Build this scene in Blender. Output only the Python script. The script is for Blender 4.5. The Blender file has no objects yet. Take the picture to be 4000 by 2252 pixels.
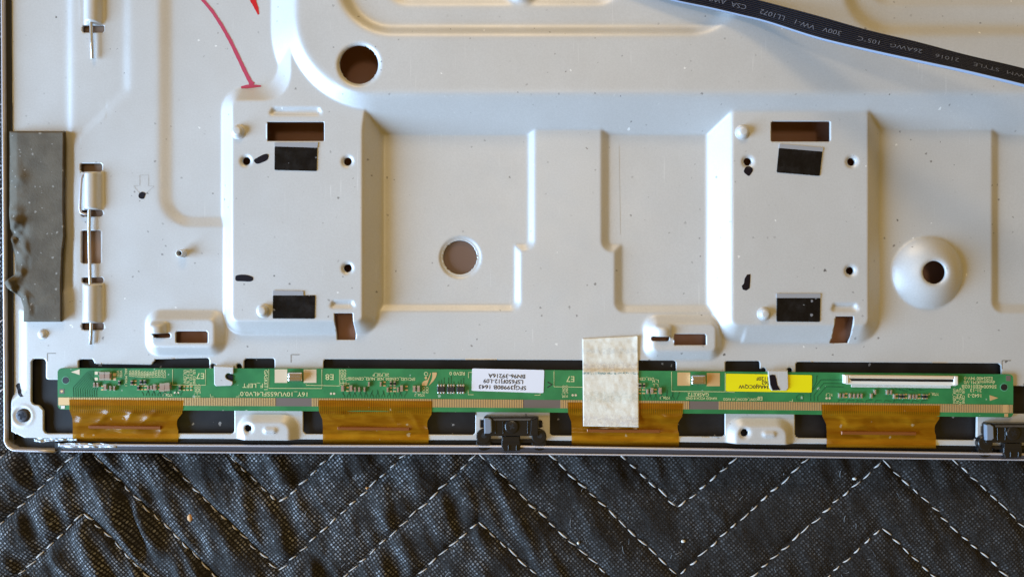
import bpy, bmesh, math, random
import numpy as np
from mathutils import Vector, Matrix

# ------------------------------------------------------------------ units
# the place is measured in "u": 1 u = 0.15 mm; x to the right, y towards the near edge, z up
S = 0.00015
CX, CY = 2000.0, 1126.0
D = 2850.0                      # camera height over the sheet, in u
rng = random.Random(7)
nrg = np.random.RandomState(11)
sc = bpy.context.scene
COL = sc.collection

# ------------------------------------------------------------------ camera, light, exposure
cam_d = bpy.data.cameras.new('camera'); cam = bpy.data.objects.new('camera', cam_d); COL.objects.link(cam)
cam.location = (0, 0, D * S); cam_d.sensor_width = 36.0; cam_d.lens = 36.0 * D / 4000.0
cam_d.clip_start = 0.01; cam_d.clip_end = 50.0
sc.camera = cam

world = bpy.data.worlds.new('World'); sc.world = world; world.use_nodes = True
bg = world.node_tree.nodes['Background']
bg.inputs[0].default_value = (0.74, 0.45, 0.06, 1); bg.inputs[1].default_value = 0.34


def area(name, loc, target, sx, sy, energy, color):
    l = bpy.data.lights.new(name, 'AREA'); l.shape = 'RECTANGLE'; l.size = sx; l.size_y = sy
    l.energy = energy; l.color = color
    o = bpy.data.objects.new(name, l); COL.objects.link(o)
    o.location = loc
    o.rotation_euler = (Vector(target) - Vector(loc)).to_track_quat('-Z', 'Y').to_euler()
    return o


area('window_light', (-2.35, -0.75, 0.86), (0, 0, 0), 2.0, 1.5, 212.0, (0.43, 0.675, 1.0))
area('ceiling_light', (0.06, 0.24, 2.25), (0, 0, 0), 0.28, 0.28, 4.8, (1.0, 0.80, 0.55))
area('warm_lamp', (-0.10, 2.0, 1.40), (0, 0, 0), 0.75, 0.42, 17.0, (1.0, 0.74, 0.42))

sc.view_settings.view_transform = 'Standard'
sc.view_settings.look = 'None'
sc.view_settings.exposure = 0.0
sc.view_settings.gamma = 1.0
sc.view_settings.use_curve_mapping = False
sc.cycles.use_denoising = True
sc.cycles.max_bounces = 8
sc.cycles.transparent_max_bounces = 8


# ------------------------------------------------------------------ helpers
def P(px, py, z=0.0):
    """measured sight-line position -> true position (u) of a point standing at height z"""
    f = (D - z) / D
    return ((px - CX) * f + CX, (py - CY) * f + CY, z)


def M(p):                       # u -> metres
    return ((p[0] - CX) * S, -(p[1] - CY) * S, p[2] * S)


WLOC = {}


def place(o, loc, parent):
    WLOC[o.name] = Vector(loc)
    if parent is not None:
        o.parent = parent
        o.location = Vector(loc) - WLOC[parent.name]
    else:
        o.location = loc


def tag(o, label=None, cat=None, group=None, kind=None):
    if label: o['label'] = label
    if cat: o['category'] = cat
    if group: o['group'] = group
    if kind: o['kind'] = kind
    return o


def empty(name, base, label, cat, group=None):
    o = bpy.data.objects.new(name, None); COL.objects.link(o); o.empty_display_size = 0.01
    place(o, M(base), None)
    return tag(o, label, cat, group)


def obj(name, verts, faces, mat, parent=None, smooth=False, true=True):
    """one mesh object from true positions in u (true=True)"""
    V = np.array([M(v) for v in verts], dtype=float)
    lo = V.min(0); hi = V.max(0)
    c = np.array([(lo[0] + hi[0]) / 2, (lo[1] + hi[1]) / 2, lo[2]])
    me = bpy.data.meshes.new(name)
    me.from_pydata([tuple(v) for v in (V - c)], [], faces)
    mats = mat if isinstance(mat, (list, tuple)) else [mat]
    for m in mats: me.materials.append(m)
    # consistent outward normals
    bm = bmesh.new(); bm.from_mesh(me); bmesh.ops.recalc_face_normals(bm, faces=bm.faces)
    bm.to_mesh(me); bm.free()
    if smooth:
        me.polygons.foreach_set('use_smooth', [True] * len(me.polygons))
    o = bpy.data.objects.new(name, me); COL.objects.link(o)
    place(o, tuple(c), parent)
    return o


def copy_of(src, loc_u, parent, rot=0.0):
    o = src.copy(); COL.objects.link(o)
    place(o, M(loc_u), parent); o.rotation_euler = (0, 0, rot)
    return o


def rrect(x0, y0, x1, y1, r, n=5):
    pts = []
    for cx, cy, a0 in ((x1 - r, y1 - r, 0), (x0 + r, y1 - r, 90), (x0 + r, y0 + r, 180), (x1 - r, y0 + r, 270)):
        for i in range(n + 1):
            a = math.radians(a0 + 90 * i / n)
            pts.append((cx + r * math.cos(a), cy + r * math.sin(a)))
    return pts


def circ(cx, cy, r, n=28):
    return [(cx + r * math.cos(2 * math.pi * i / n), cy + r * math.sin(2 * math.pi * i / n)) for i in range(n)]


def inset(poly, d):
    n = len(poly)
    ar = sum(poly[i][0] * poly[(i + 1) % n][1] - poly[(i + 1) % n][0] * poly[i][1] for i in range(n))
    s = 1 if ar > 0 else -1
    out = []
    for i in range(n):
        p0, p1, p2 = poly[i - 1], poly[i], poly[(i + 1) % n]
        def nrm(a, b):
            dx, dy = b[0] - a[0], b[1] - a[1]; l = math.hypot(dx, dy) or 1
            return (-dy / l * s, dx / l * s)
        n1, n2 = nrm(p0, p1), nrm(p1, p2)
        nx, ny = n1[0] + n2[0], n1[1] + n2[1]; l = math.hypot(nx, ny) or 1
        k = max(0.45, (n1[0] * nx + n1[1] * ny) / l)
        out.append((p1[0] + nx / l * d / k, p1[1] + ny / l * d / k))
    return out


def prism_vf(poly, z0, z1, bev=0.0, seg=2):
    n = len(poly); V = [(p[0], p[1], z0) for p in poly]; F = []
    rings = [(0.0, z1 - bev)] + ([(bev * (1 - math.cos(math.pi / 2 * k / seg)), z1 - bev + bev * math.sin(math.pi / 2 * k / seg)) for k in range(1, seg + 1)] if bev > 0 else [])
    for d, z in rings:
        q = inset(poly, d) if d > 0 else poly
        V += [(p[0], p[1], z) for p in q]
    for r in range(len(rings)):
        for i in range(n):
            j = (i + 1) % n
            F.append((r * n + i, r * n + j, (r + 1) * n + j, (r + 1) * n + i))
    F.append(tuple(range(len(rings) * n, len(rings) * n + n)))
    F.append(tuple(range(n - 1, -1, -1)))
    return V, F


def prism(name, poly, z0, z1, mat, parent=None, bev=0.0, seg=2, smooth=False):
    V, F = prism_vf(poly, z0, z1, bev, seg)
    return obj(name, V, F, mat, parent, smooth)


def pol(points, z):             # measured polygon -> true polygon at height z
    return [P(x, y, z)[:2] for x, y in points]


def join_vf(parts):
    V, F = [], []
    for v, f in parts:
        o = len(V); V += list(v); F += [tuple(i + o for i in q) for q in f]
    return V, F


def tube(name, path, r, mat, parent=None, n=10, flat=1.0, true=True):
    pts = [Vector(p) for p in path]
    V, F = [], []
    for i, p in enumerate(pts):
        a = pts[max(i - 1, 0)]; b = pts[min(i + 1, len(pts) - 1)]
        t = (b - a).normalized()
        side = t.cross(Vector((0, 0, 1)))
        side = side.normalized() if side.length > 1e-6 else Vector((1, 0, 0))
        up = side.cross(t).normalized()
        rr = r(i / (len(pts) - 1)) if callable(r) else r
        for k in range(n):
            a_ = 2 * math.pi * k / n
            V.append(tuple(p + side * math.cos(a_) * rr + up * math.sin(a_) * rr * flat))
    for i in range(len(pts) - 1):
        for k in range(n):
            k2 = (k + 1) % n
            F.append((i * n + k, i * n + k2, (i + 1) * n + k2, (i + 1) * n + k))
    F.append(tuple(range(n))); F.append(tuple(range((len(pts) - 1) * n, len(pts) * n)))
    return obj(name, V, F, mat, parent, True)


def sweep_vf(path, prof, closed=False):
    """path: [(x,y)], profile: [(offset to the right-hand normal, z)]"""
    V, F = [], []; m = len(prof)
    for i, p in enumerate(path):
        a = path[max(i - 1, 0)]; b = path[min(i + 1, len(path) - 1)]
        tx, ty = b[0] - a[0], b[1] - a[1]; l = math.hypot(tx, ty) or 1
        nx, ny = -ty / l, tx / l
        for u, z in prof:
            V.append((p[0] + nx * u, p[1] + ny * u, z))
    for i in range(len(path) - 1):
        for k in range(m - 1 + (1 if closed else 0)):
            k2 = (k + 1) % m
            F.append((i * m + k, i * m + k2, (i + 1) * m + k2, (i + 1) * m + k))
    if closed:
        F.append(tuple(range(m))); F.append(tuple(range((len(path) - 1) * m, len(path) * m)))
    return V, F


def grid_obj(name, X, Y, Z, mat, parent=None, thick=0.0, keep=None):
    """height-field-like sheet; X,Y,Z 2-D arrays in u"""
    ny, nx = X.shape
    idx = np.arange(ny * nx).reshape(ny, nx)
    q = np.stack([idx[:-1, :-1], idx[1:, :-1], idx[1:, 1:], idx[:-1, 1:]], -1).reshape(-1, 4)
    if keep is not None: q = q[keep.reshape(-1)]
    V = np.stack([X.ravel(), Y.ravel(), Z.ravel()], -1)
    if thick > 0:
        e = np.concatenate([q[:, [0, 1]], q[:, [1, 2]], q[:, [2, 3]], q[:, [3, 0]]])
        k = np.sort(e, 1); key = k[:, 0].astype(np.int64) * (ny * nx) + k[:, 1]
        u, inv, cnt = np.unique(key, return_inverse=True, return_counts=True)
        be = e[cnt[inv] == 1]
        bv = np.unique(be)
        mp = np.full(ny * nx, -1); mp[bv] = np.arange(len(bv)) + ny * nx
        V2 = V[bv].copy(); V2[:, 2] -= thick
        V = np.concatenate([V, V2])
        w = np.stack([be[:, 1], be[:, 0], mp[be[:, 0]], mp[be[:, 1]]], -1)
        q = np.concatenate([q, w]); nwall = len(w)
    else:
        nwall = 0
    used = np.unique(q); mp = np.full(len(V), -1); mp[used] = np.arange(len(used))
    V = V[used]; q = mp[q]
    W = np.stack([(V[:, 0] - CX) * S, -(V[:, 1] - CY) * S, V[:, 2] * S], -1)
    c = np.array([(W[:, 0].min() + W[:, 0].max()) / 2, (W[:, 1].min() + W[:, 1].max()) / 2, W[:, 2].min()])
    W = W - c
    me = bpy.data.meshes.new(name)
    me.vertices.add(len(W)); me.vertices.foreach_set('co', W.astype(np.float32).ravel())
    me.loops.add(len(q) * 4); me.loops.foreach_set('vertex_index', q.astype(np.int32).ravel())
    me.polygons.add(len(q)); me.polygons.foreach_set('loop_start', np.arange(0, len(q) * 4, 4, dtype=np.int32))
    sm = np.ones(len(q), dtype=bool)
    if nwall: sm[-nwall:] = False
    me.polygons.foreach_set('use_smooth', sm)
    me.update(calc_edges=True)
    if nwall:               # hard rim between the sheet and its cut edge
        pass
    for m in (mat if isinstance(mat, (list, tuple)) else [mat]): me.materials.append(m)
    o = bpy.data.objects.new(name, me); COL.objects.link(o)
    place(o, tuple(c), parent)
    return o


def vnoise(x, y, scale, seed):
    """smooth value noise, arrays in u"""
    r = np.random.RandomState(seed); T = r.rand(256, 256)
    a = x / scale; b = y / scale
    i = np.floor(a).astype(int); j = np.floor(b).astype(int)
    f = a - i; g = b - j
    f = f * f * f * (f * (f * 6 - 15) + 10); g = g * g * g * (g * (g * 6 - 15) + 10)
    t = lambda p, q: T[p % 256, q % 256]
    return (t(i, j) * (1 - f) + t(i + 1, j) * f) * (1 - g) + (t(i, j + 1) * (1 - f) + t(i + 1, j + 1) * f) * g - 0.5


# ------------------------------------------------------------------ materials
def mat(name, base, rough=0.5, metal=0.0, spec=0.5, **kw):
    m = bpy.data.materials.new(name); m.use_nodes = True
    b = m.node_tree.nodes['Principled BSDF']
    b.inputs['Base Color'].default_value = (*base, 1); b.inputs['Roughness'].default_value = rough
    b.inputs['Metallic'].default_value = metal; b.inputs['Specular IOR Level'].default_value = spec
    for k, v in kw.items(): b.inputs[k].default_value = v
    return m


class NT:
    def __init__(s, m):
        s.m = m; s.t = m.node_tree; s.n = s.t.nodes; s.l = s.t.links; s.b = s.n['Principled BSDF']
        s._pos = None

    def link(s, a, b): s.l.new(a, b)

    def pos(s):
        """position in u"""
        if s._pos is None:
            g = s.n.new('ShaderNodeNewGeometry'); v = s.n.new('ShaderNodeVectorMath'); v.operation = 'SCALE'
            v.inputs['Scale'].default_value = 1 / S
            s.link(g.outputs['Position'], v.inputs[0]); s._pos = v.outputs[0]
        return s._pos

    def mapping(s, rot=0.0, scale=(1, 1, 1)):
        mp = s.n.new('ShaderNodeMapping'); mp.inputs['Rotation'].default_value = (0, 0, rot); mp.inputs['Scale'].default_value = scale
        s.link(s.pos(), mp.inputs[0]); return mp.outputs[0]

    def noise(s, scale_u, detail=3.0, rough=0.55, vec=None):
        t = s.n.new('ShaderNodeTexNoise'); t.inputs['Scale'].default_value = 1.0 / scale_u
        t.inputs['Detail'].default_value = detail; t.inputs['Roughness'].default_value = rough
        s.link(vec or s.pos(), t.inputs['Vector']); return t.outputs['Fac']

    def math(s, op, a, b=0.0, c=None, clamp=False):
        t = s.n.new('ShaderNodeMath'); t.operation = op; t.use_clamp = clamp
        for i, v in enumerate((a, b, c)):
            if v is None: continue
            if isinstance(v, (int, float)): t.inputs[i].default_value = v
            else: s.link(v, t.inputs[i])
        return t.outputs[0]

    def step(s, x, lo, hi):
        t = s.n.new('ShaderNodeMapRange'); t.interpolation_type = 'SMOOTHSTEP'
        t.inputs['From Min'].default_value = lo; t.inputs['From Max'].default_value = hi
        s.link(x, t.inputs['Value']); return t.outputs[0]

    def mix(s, fac, a, b):
        t = s.n.new('ShaderNodeMix'); t.data_type = 'RGBA'
        if isinstance(fac, (int, float)): t.inputs[0].default_value = fac
        else: s.link(fac, t.inputs[0])
        for i, v in ((6, a), (7, b)):
            if isinstance(v, tuple): t.inputs[i].default_value = (*v, 1)
            else: s.link(v, t.inputs[i])
        return t.outputs[2]

    def specks(s, cell, radius, share, seed):
        """small irregular flecks scattered one per cell, in a share of the cells"""
        v = s.n.new('ShaderNodeTexVoronoi'); v.inputs['Scale'].default_value = 1.0 / cell
        mp = s.n.new('ShaderNodeMapping'); mp.inputs['Location'].default_value = (seed * 13.7, seed * 7.1, 0)
        nz = s.n.new('ShaderNodeTexNoise'); nz.inputs['Scale'].default_value = 1.0 / (radius * 1.2); nz.inputs['Detail'].default_value = 1
        s.link(s.pos(), nz.inputs['Vector'])
        ad = s.n.new('ShaderNodeVectorMath'); ad.operation = 'MULTIPLY_ADD'
        s.link(nz.outputs['Color'], ad.inputs[0]); ad.inputs[1].default_value = (radius * 2,) * 2 + (0,); 
        s.link(s.pos(), ad.inputs[2])
        fl = s.n.new('ShaderNodeVectorMath'); fl.operation = 'MULTIPLY'; fl.inputs[1].default_value = (1, 1, 0)
        s.link(ad.outputs[0], fl.inputs[0]); s.link(fl.outputs[0], mp.inputs[0]); s.link(mp.outputs[0], v.inputs['Vector'])
        sep = s.n.new('ShaderNodeSeparateColor'); s.link(v.outputs['Color'], sep.inputs[0])
        rad = s.math('MULTIPLY', sep.outputs[1], radius / cell)
        near = s.math('LESS_THAN', v.outputs['Distance'], rad)
        pick = s.math('LESS_THAN', sep.outputs[0], share)
        return s.math('MULTIPLY', near, pick)

    def bump(s, h, strength, dist_u):
        t = s.n.new('ShaderNodeBump'); t.inputs['Strength'].default_value = strength; t.inputs['Distance'].default_value = dist_u * S
        s.link(h, t.inputs['Height']); s.link(t.outputs[0], s.b.inputs['Normal'])

    def base(s, c): s.link(c, s.b.inputs['Base Color'])


def mk_plate():
    m = mat('coated_steel', (0.60, 0.60, 0.59), 0.40, 0.20, 0.5); t = NT(m)
    big = t.noise(420, 3)
    c = t.mix(t.step(big, 0.3, 0.7), (0.600, 0.598, 0.588), (0.640, 0.640, 0.632))
    d = t.specks(30, 4.8, 0.55, 1.0); c = t.mix(t.math('MULTIPLY', d, t.math('MULTIPLY_ADD', t.step(t.noise(230, 3), 0.40, 0.62), 0.6, 0.12)), c, (0.13, 0.12, 0.11))
    d2 = t.specks(110, 7, 0.5, 4.0); c = t.mix(t.math('MULTIPLY', d2, 0.85), c, (0.07, 0.065, 0.06))
    w = t.specks(70, 5.5, 0.4, 9.0); c = t.mix(w, c, (0.9, 0.9, 0.88))
    t.base(c)
    g = t.noise(7, 3, 0.7); c = t.mix(t.math('MULTIPLY', t.step(g, 0.35, 0.65), 0.16), c, (0.40, 0.40, 0.39))
    s1_ = t.step(t.noise(9, 2, 0.5, t.mapping(0.45, (1, 0.035, 1))), 0.69, 0.74)
    s2_ = t.step(t.noise(11, 2, 0.5, t.mapping(-0.8, (1, 0.03, 1))), 0.70, 0.75)
    scr = t.math('MULTIPLY', t.math('MAXIMUM', s1_, s2_), t.math('MULTIPLY', t.step(t.noise(260, 2), 0.45, 0.65), 0.35))
    c = t.mix(scr, c, (0.86, 0.86, 0.85)); t.base(c)
    smu = t.step(t.noise(120, 5, 0.7), 0.40, 0.72)
    t.link(t.math('MULTIPLY_ADD', smu, 0.05, 0.43), t.b.inputs['Roughness'])
    t.bump(t.noise(5, 2), 0.16, 1.2)
    return m


def mk_pcb():
    m = mat('solder_mask_green', (0.03, 0.22, 0.07), 0.38, 0.0, 0.5); t = NT(m)
    n = t.noise(90, 4)
    c = t.mix(t.step(n, 0.35, 0.65), (0.022, 0.185, 0.060), (0.034, 0.235, 0.075))
    w = t.specks(30, 6, 0.4, 3.0); c = t.mix(t.math('MULTIPLY', w, 0.7), c, (0.45, 0.55, 0.42))
    t.base(c); t.bump(t.noise(4, 2), 0.10, 1.0)
    return m


def mk_film(kind):
    """black sheet seen through the cut-outs"""
    m = mat('black_film' + kind, (0.022, 0.021, 0.023), 0.5, 0.0, 0.3); t = NT(m)
    n = t.noise(120, 4); c = t.mix(t.step(n, 0.3, 0.7), (0.010, 0.0092, 0.010), (0.021, 0.0192, 0.020))
    w = t.specks(34, 7, 0.5, 2.0); c = t.mix(t.math('MULTIPLY', w, 0.6), c, (0.42, 0.40, 0.38))
    w = t.specks(90, 12, 0.4, 5.0); c = t.mix(t.math('MULTIPLY', w, 0.8), c, (0.55, 0.52, 0.5))
    t.base(c); return m


def mk_flex():
    m = mat('amber_film', (0.36, 0.17, 0.022), 0.20, 0.0, 0.55); t = NT(m)
    n = t.noise(26, 3, 0.5, t.mapping(0.02, (0.16, 1, 1))); n2 = t.noise(16, 3)
    c = t.mix(t.step(n, 0.36, 0.64), (0.40, 0.150, 0.004), (0.54, 0.228, 0.008))
    sx = t.n.new('ShaderNodeSeparateXYZ'); t.link(t.pos(), sx.inputs[0])
    wave = t.math('SINE', t.math('MULTIPLY', sx.outputs[0], 2 * math.pi / 7.3))
    msk = t.math('MULTIPLY', t.step(wave, 0.2, 0.7), t.step(sx.outputs[1], -(1625 - CY), -(1600 - CY)))
    c = t.mix(t.math('MULTIPLY', msk, 0.7), c, (0.13, 0.048, 0.004))
    d = t.specks(40, 7, 0.45, 6.0); c = t.mix(t.math('MULTIPLY', d, 0.7), c, (0.8, 0.62, 0.36))
    t.base(c)
    t.bump(t.noise(34, 2, 0.5, t.mapping(0.25, (0.35, 1, 1))), 0.5, 5.0)
    tr = t.n.new('ShaderNodeBsdfTransparent'); tr.inputs[0].default_value = (0.80, 0.50, 0.10, 1)
    mx = t.n.new('ShaderNodeMixShader'); mx.inputs[0].default_value = 0.54
    t.link(tr.outputs[0], mx.inputs[1]); t.link(t.b.outputs[0], mx.inputs[2])
    t.link(mx.outputs[0], t.n['Material Output'].inputs['Surface'])
    return m


def mk_tape():
    m = mat('black_tape', (0.006, 0.0055, 0.0068), 0.2, 0.0, 0.3); t = NT(m)
    c = t.mix(t.step(t.noise(50, 4), 0.45, 0.75), (0.005, 0.0046, 0.0056), (0.016, 0.015, 0.016))
    w = t.specks(26, 6, 0.5, 2.0); c = t.mix(t.math('MULTIPLY', w, 0.6), c, (0.36, 0.36, 0.38))
    t.base(c); t.link(t.math('MULTIPLY_ADD', t.noise(40, 4, 0.7), 0.4, 0.08), t.b.inputs['Roughness'])
    t.bump(t.noise(38, 3), 0.5, 4.0); return m


def mk_foam():
    m = mat('grey_foam', (0.085, 0.078, 0.066), 0.8, 0.0, 0.3); t = NT(m)
    n = t.noise(70, 5); c = t.mix(t.step(n, 0.3, 0.7), (0.100, 0.082, 0.058), (0.140, 0.118, 0.086))
    w = t.specks(20, 5, 0.55, 2.0); c = t.mix(t.math('MULTIPLY', w, 0.55), c, (0.42, 0.40, 0.36))
    w = t.specks(55, 7, 0.5, 7.0); c = t.mix(w, c, (0.6, 0.57, 0.5))
    t.base(c); t.bump(t.noise(8, 4, 0.7), 0.5, 3.0); return m


def mk_masking():
    m = mat('masking_paper', (0.72, 0.66, 0.54), 0.75, 0.0, 0.3); t = NT(m)
    mp = t.mapping(0, (1, 1.8, 1))
    n = t.noise(40, 6, 0.75, mp); n2 = t.noise(9, 4, 0.8)
    c = t.mix(t.step(n, 0.36, 0.64), (0.78, 0.72, 0.60), (0.84, 0.78, 0.65))
    c = t.mix(t.math('MULTIPLY', t.step(n2, 0.5, 0.68), 0.20), c, (0.46, 0.42, 0.40))
    sx = t.n.new('ShaderNodeSeparateXYZ'); t.link(t.pos(), sx.inputs[0])
    yy = t.math('MULTIPLY_ADD', n, 26.0, t.math('MULTIPLY_ADD', sx.outputs[1], -1.0, CY - 13.0))   # measured y, ragged

    def band(y0, hw, col, amt, c):
        d = t.math('ABSOLUTE', t.math('SUBTRACT', yy, y0))
        f = t.math('MULTIPLY', t.step(d, hw, hw * 0.3), t.math('MULTIPLY', t.step(n2, 0.40, 0.56), amt))
        return t.mix(f, c, col)
    c = band(1454, 6, (0.16, 0.27, 0.25), 0.9, c)         # teal-grey line along the crease over the board's edge
    c = band(1430, 22, (0.40, 0.37, 0.37), 0.40, c)
    c = band(1370, 16, (0.42, 0.44, 0.43), 0.35, c)
    c = band(1545, 28, (0.42, 0.47, 0.40), 0.35, c)
    c = band(1640, 32, (0.46, 0.41, 0.43), 0.4, c)
    t.base(c); t.bump(n2, 0.35, 2.5)
    return m


def mk_blanket():
    m = mat('quilted_cloth', (0.02, 0.02, 0.02), 0.75, 0.0, 0.16); t = NT(m)
    mp = t.n.new('ShaderNodeMapping'); mp.inputs['Rotation'].default_value = (0, 0, math.radians(48)); mp.inputs['Scale'].default_value = (1 / 13.0, 1 / 13.0, 0)
    wob = t.n.new('ShaderNodeTexNoise'); wob.inputs['Scale'].default_value = 1 / 60.0; wob.inputs['Detail'].default_value = 2; t.link(t.pos(), wob.inputs['Vector'])
    ad = t.n.new('ShaderNodeVectorMath'); ad.operation = 'MULTIPLY_ADD'; ad.inputs[1].default_value = (14, 14, 0)
    t.link(wob.outputs['Color'], ad.inputs[0]); t.link(t.pos(), ad.inputs[2]); t.link(ad.outputs[0], mp.inputs[0])
    fr = t.n.new('ShaderNodeVectorMath'); fr.operation = 'FRACTION'; t.link(mp.outputs[0], fr.inputs[0])
    sb = t.n.new('ShaderNodeVectorMath'); sb.operation = 'SUBTRACT'; sb.inputs[1].default_value = (0.5, 0.5, 0); t.link(fr.outputs[0], sb.inputs[0])
    ln = t.n.new('ShaderNodeVectorMath'); ln.operation = 'LENGTH'; t.link(sb.outputs[0], ln.inputs[0])
    flo = t.n.new('ShaderNodeVectorMath'); flo.operation = 'FLOOR'; t.link(mp.outputs[0], flo.inputs[0])
    wn = t.n.new('ShaderNodeTexWhiteNoise'); wn.noise_dimensions = '3D'; t.link(flo.outputs[0], wn.inputs['Vector'])
    dot = t.step(ln.outputs['Value'], 0.40, 0.22)
    wear = t.step(t.noise(130, 4), 0.36, 0.60)
    amt = t.math('MULTIPLY', dot, t.math('MULTIPLY_ADD', t.math('POWER', wn.outputs['Value'], 1.6), 0.8, 0.2))
    amt = t.math('MULTIPLY', amt, t.math('MULTIPLY_ADD', wear, 0.85, 0.15))
    fz = t.noise(7, 4, 0.7)
    c = t.mix(t.step(fz, 0.35, 0.75), (0.011, 0.0096, 0.0085), (0.035, 0.0305, 0.027))
    lint = t.step(t.noise(38, 6, 0.8), 0.60, 0.80); c = t.mix(t.math('MULTIPLY', lint, 0.5), c, (0.10, 0.10, 0.10))
    sx = t.n.new('ShaderNodeSeparateXYZ'); t.link(t.pos(), sx.inputs[0])
    dot_fade = t.math('MULTIPLY_ADD', t.step(sx.outputs[0], 700, -900), 0.72, 0.28)      # the dot print thins out towards the right
    amt = t.math('MULTIPLY', amt, dot_fade)
    c = t.mix(amt, c, (0.30, 0.31, 0.325))
    t.base(c)
    t.link(t.math('MULTIPLY_ADD', amt, -0.38, 0.82), t.b.inputs['Roughness'])
    h = t.math('SUBTRACT', fz, t.math('MULTIPLY', dot, 0.8))
    t.bump(h, 0.45, 2.2)
    return m


MATS = dict(
    plate=mk_plate(), pcb=mk_pcb(), film=mk_film(''), flex=mk_flex(), foam=mk_foam(), masking=mk_masking(), blanket=mk_blanket(),
    inner=mat('brown_inner_sheet', (0.44, 0.23, 0.155), 0.5, 0.0, 0.3),
    disc=mat('brown_film', (0.15, 0.085, 0.065), 0.35, 0.0, 0.5),
    chrome=mat('bright_trim', (0.62, 0.60, 0.64), 0.30, 0.35),
    bezel=mat('grey_trim', (0.075, 0.070, 0.080), 0.35, 0.2),
    black=mat('black_plastic', (0.012, 0.011, 0.011), 0.22, 0.0, 0.55),
    blackrough=mat('recess_shade', (0.010, 0.009, 0.009), 0.6),  # flat black put in for the shade of gaps, bores and recesses
    ink=mat('ink_and_shade_black', (0.008, 0.005, 0.009), 0.5, 0.0, 0.2),  # marker ink, also painted shade in a tab notch and a screw cross
    red=mat('red_ink', (0.50, 0.055, 0.11), 0.42, 0.0, 0.5),
    red2=mat('bright_red_ink', (0.60, 0.012, 0.018), 0.4, 0.0, 0.5),
    tape=mk_tape(),
    tapeback=mat('grey_backing', (0.36, 0.37, 0.40), 0.45, 0.15),
    gold=mat('gold_pad', (0.72, 0.50, 0.22), 0.42, 0.55),
    goldpad=mat('bare_gold_pad', (0.70, 0.46, 0.21), 0.5, 0.35),
    strip=mat('contact_strip', (0.16, 0.125, 0.105), 0.5),
    trace=mat('dark_trace', (0.012, 0.115, 0.045), 0.35),
    silk=mat('silkscreen', (0.62, 0.60, 0.28), 0.6),
    solder=mat('solder', (0.86, 0.85, 0.82), 0.25, 0.9),
    capbody=mat('capacitor_body', (0.36, 0.24, 0.17), 0.4),
    chip=mat('chip_body', (0.018, 0.018, 0.020), 0.4),
    gasket=mat('gasket_foil', (0.78, 0.72, 0.68), 0.22, 0.95),
    white=mat('white_label', (0.80, 0.80, 0.86), 0.45),
    yellow=mat('yellow_label', (0.86, 0.76, 0.005), 0.4),
    print=mat('label_print', (0.02, 0.02, 0.022), 0.5),
    conn=mat('connector_plastic', (0.72, 0.58, 0.40), 0.45),
    connw=mat('connector_white', (0.82, 0.78, 0.70), 0.45),
    cable=mat('cable_jacket', (0.006, 0.008, 0.016), 0.34, 0.0, 0.35),
    cablew=mat('cable_edge', (0.28, 0.34, 0.46), 0.5),
    cableprint=mat('cable_print', (0.14, 0.155, 0.20), 0.6),
    thread=mat('white_thread', (0.60, 0.58, 0.55), 0.7, 0.0, 0.2),
    crumb=mat('orange_crumb', (0.62, 0.34, 0.14), 0.7),
    pale=mat('pale_crumb', (0.70, 0.68, 0.62), 0.7),
    copper=mat('driver_chip', (0.26, 0.085, 0.022), 0.3, 0.2),
    screw=mat('dark_screw', (0.055, 0.053, 0.060), 0.42, 0.6),
    foil=mat('crumpled_foil', (0.50, 0.52, 0.54), 0.5, 0.6),
    scribe=mat('scribed_line', (0.26, 0.24, 0.21), 0.5, 0.4),
    faint=mat('faint_line', (0.49, 0.48, 0.46), 0.5, 0.2),
    fibre=mat('lint_fibre', (0.22, 0.22, 0.22), 0.7),
    steel=mat('bare_steel', (0.66, 0.66, 0.66), 0.30, 0.7),
)

# ------------------------------------------------------------------ the stamped steel sheet (height field with cut-outs)
H1, H2 = 57.0, 100.0


def sd_rr(x, y, x0, y0, x1, y1, r=0.0):
    cx, cy = (x0 + x1) / 2, (y0 + y1) / 2
    qx = np.abs(x - cx) - (x1 - x0) / 2 + r; qy = np.abs(y - cy) - (y1 - y0) / 2 + r
    return np.hypot(np.maximum(qx, 0), np.maximum(qy, 0)) + np.minimum(np.maximum(qx, qy), 0) - r


def smin(a, b, k):
    h = np.clip(0.5 + 0.5 * (b - a) / k, 0, 1)
    return b * (1 - h) + a * h - k * h * (1 - h)


def sd_poly(x, y, pts):
    d = np.full(x.shape, 1e18); s = np.ones(x.shape)
    n = len(pts)
    for i in range(n):
        ax, ay = pts[i]; bx, by = pts[i - 1]
        ex, ey = bx - ax, by - ay; wx, wy = x - ax, y - ay
        tt = np.clip((wx * ex + wy * ey) / (ex * ex + ey * ey), 0, 1)
        dx, dy = wx - ex * tt, wy - ey * tt
        d = np.minimum(d, dx * dx + dy * dy)
        c1 = y >= ay; c2 = y < by; c3 = ex * wy > ey * wx
        flip = (c1 & c2 & c3) | (~c1 & ~c2 & ~c3)
        s = np.where(flip, -s, s)
    return s * np.sqrt(d)


def pocket(sd, w, depth):       # full depth inside, rising to 0 over w outside
    return -depth * np.clip(1 - sd / w, 0, 1)


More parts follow.
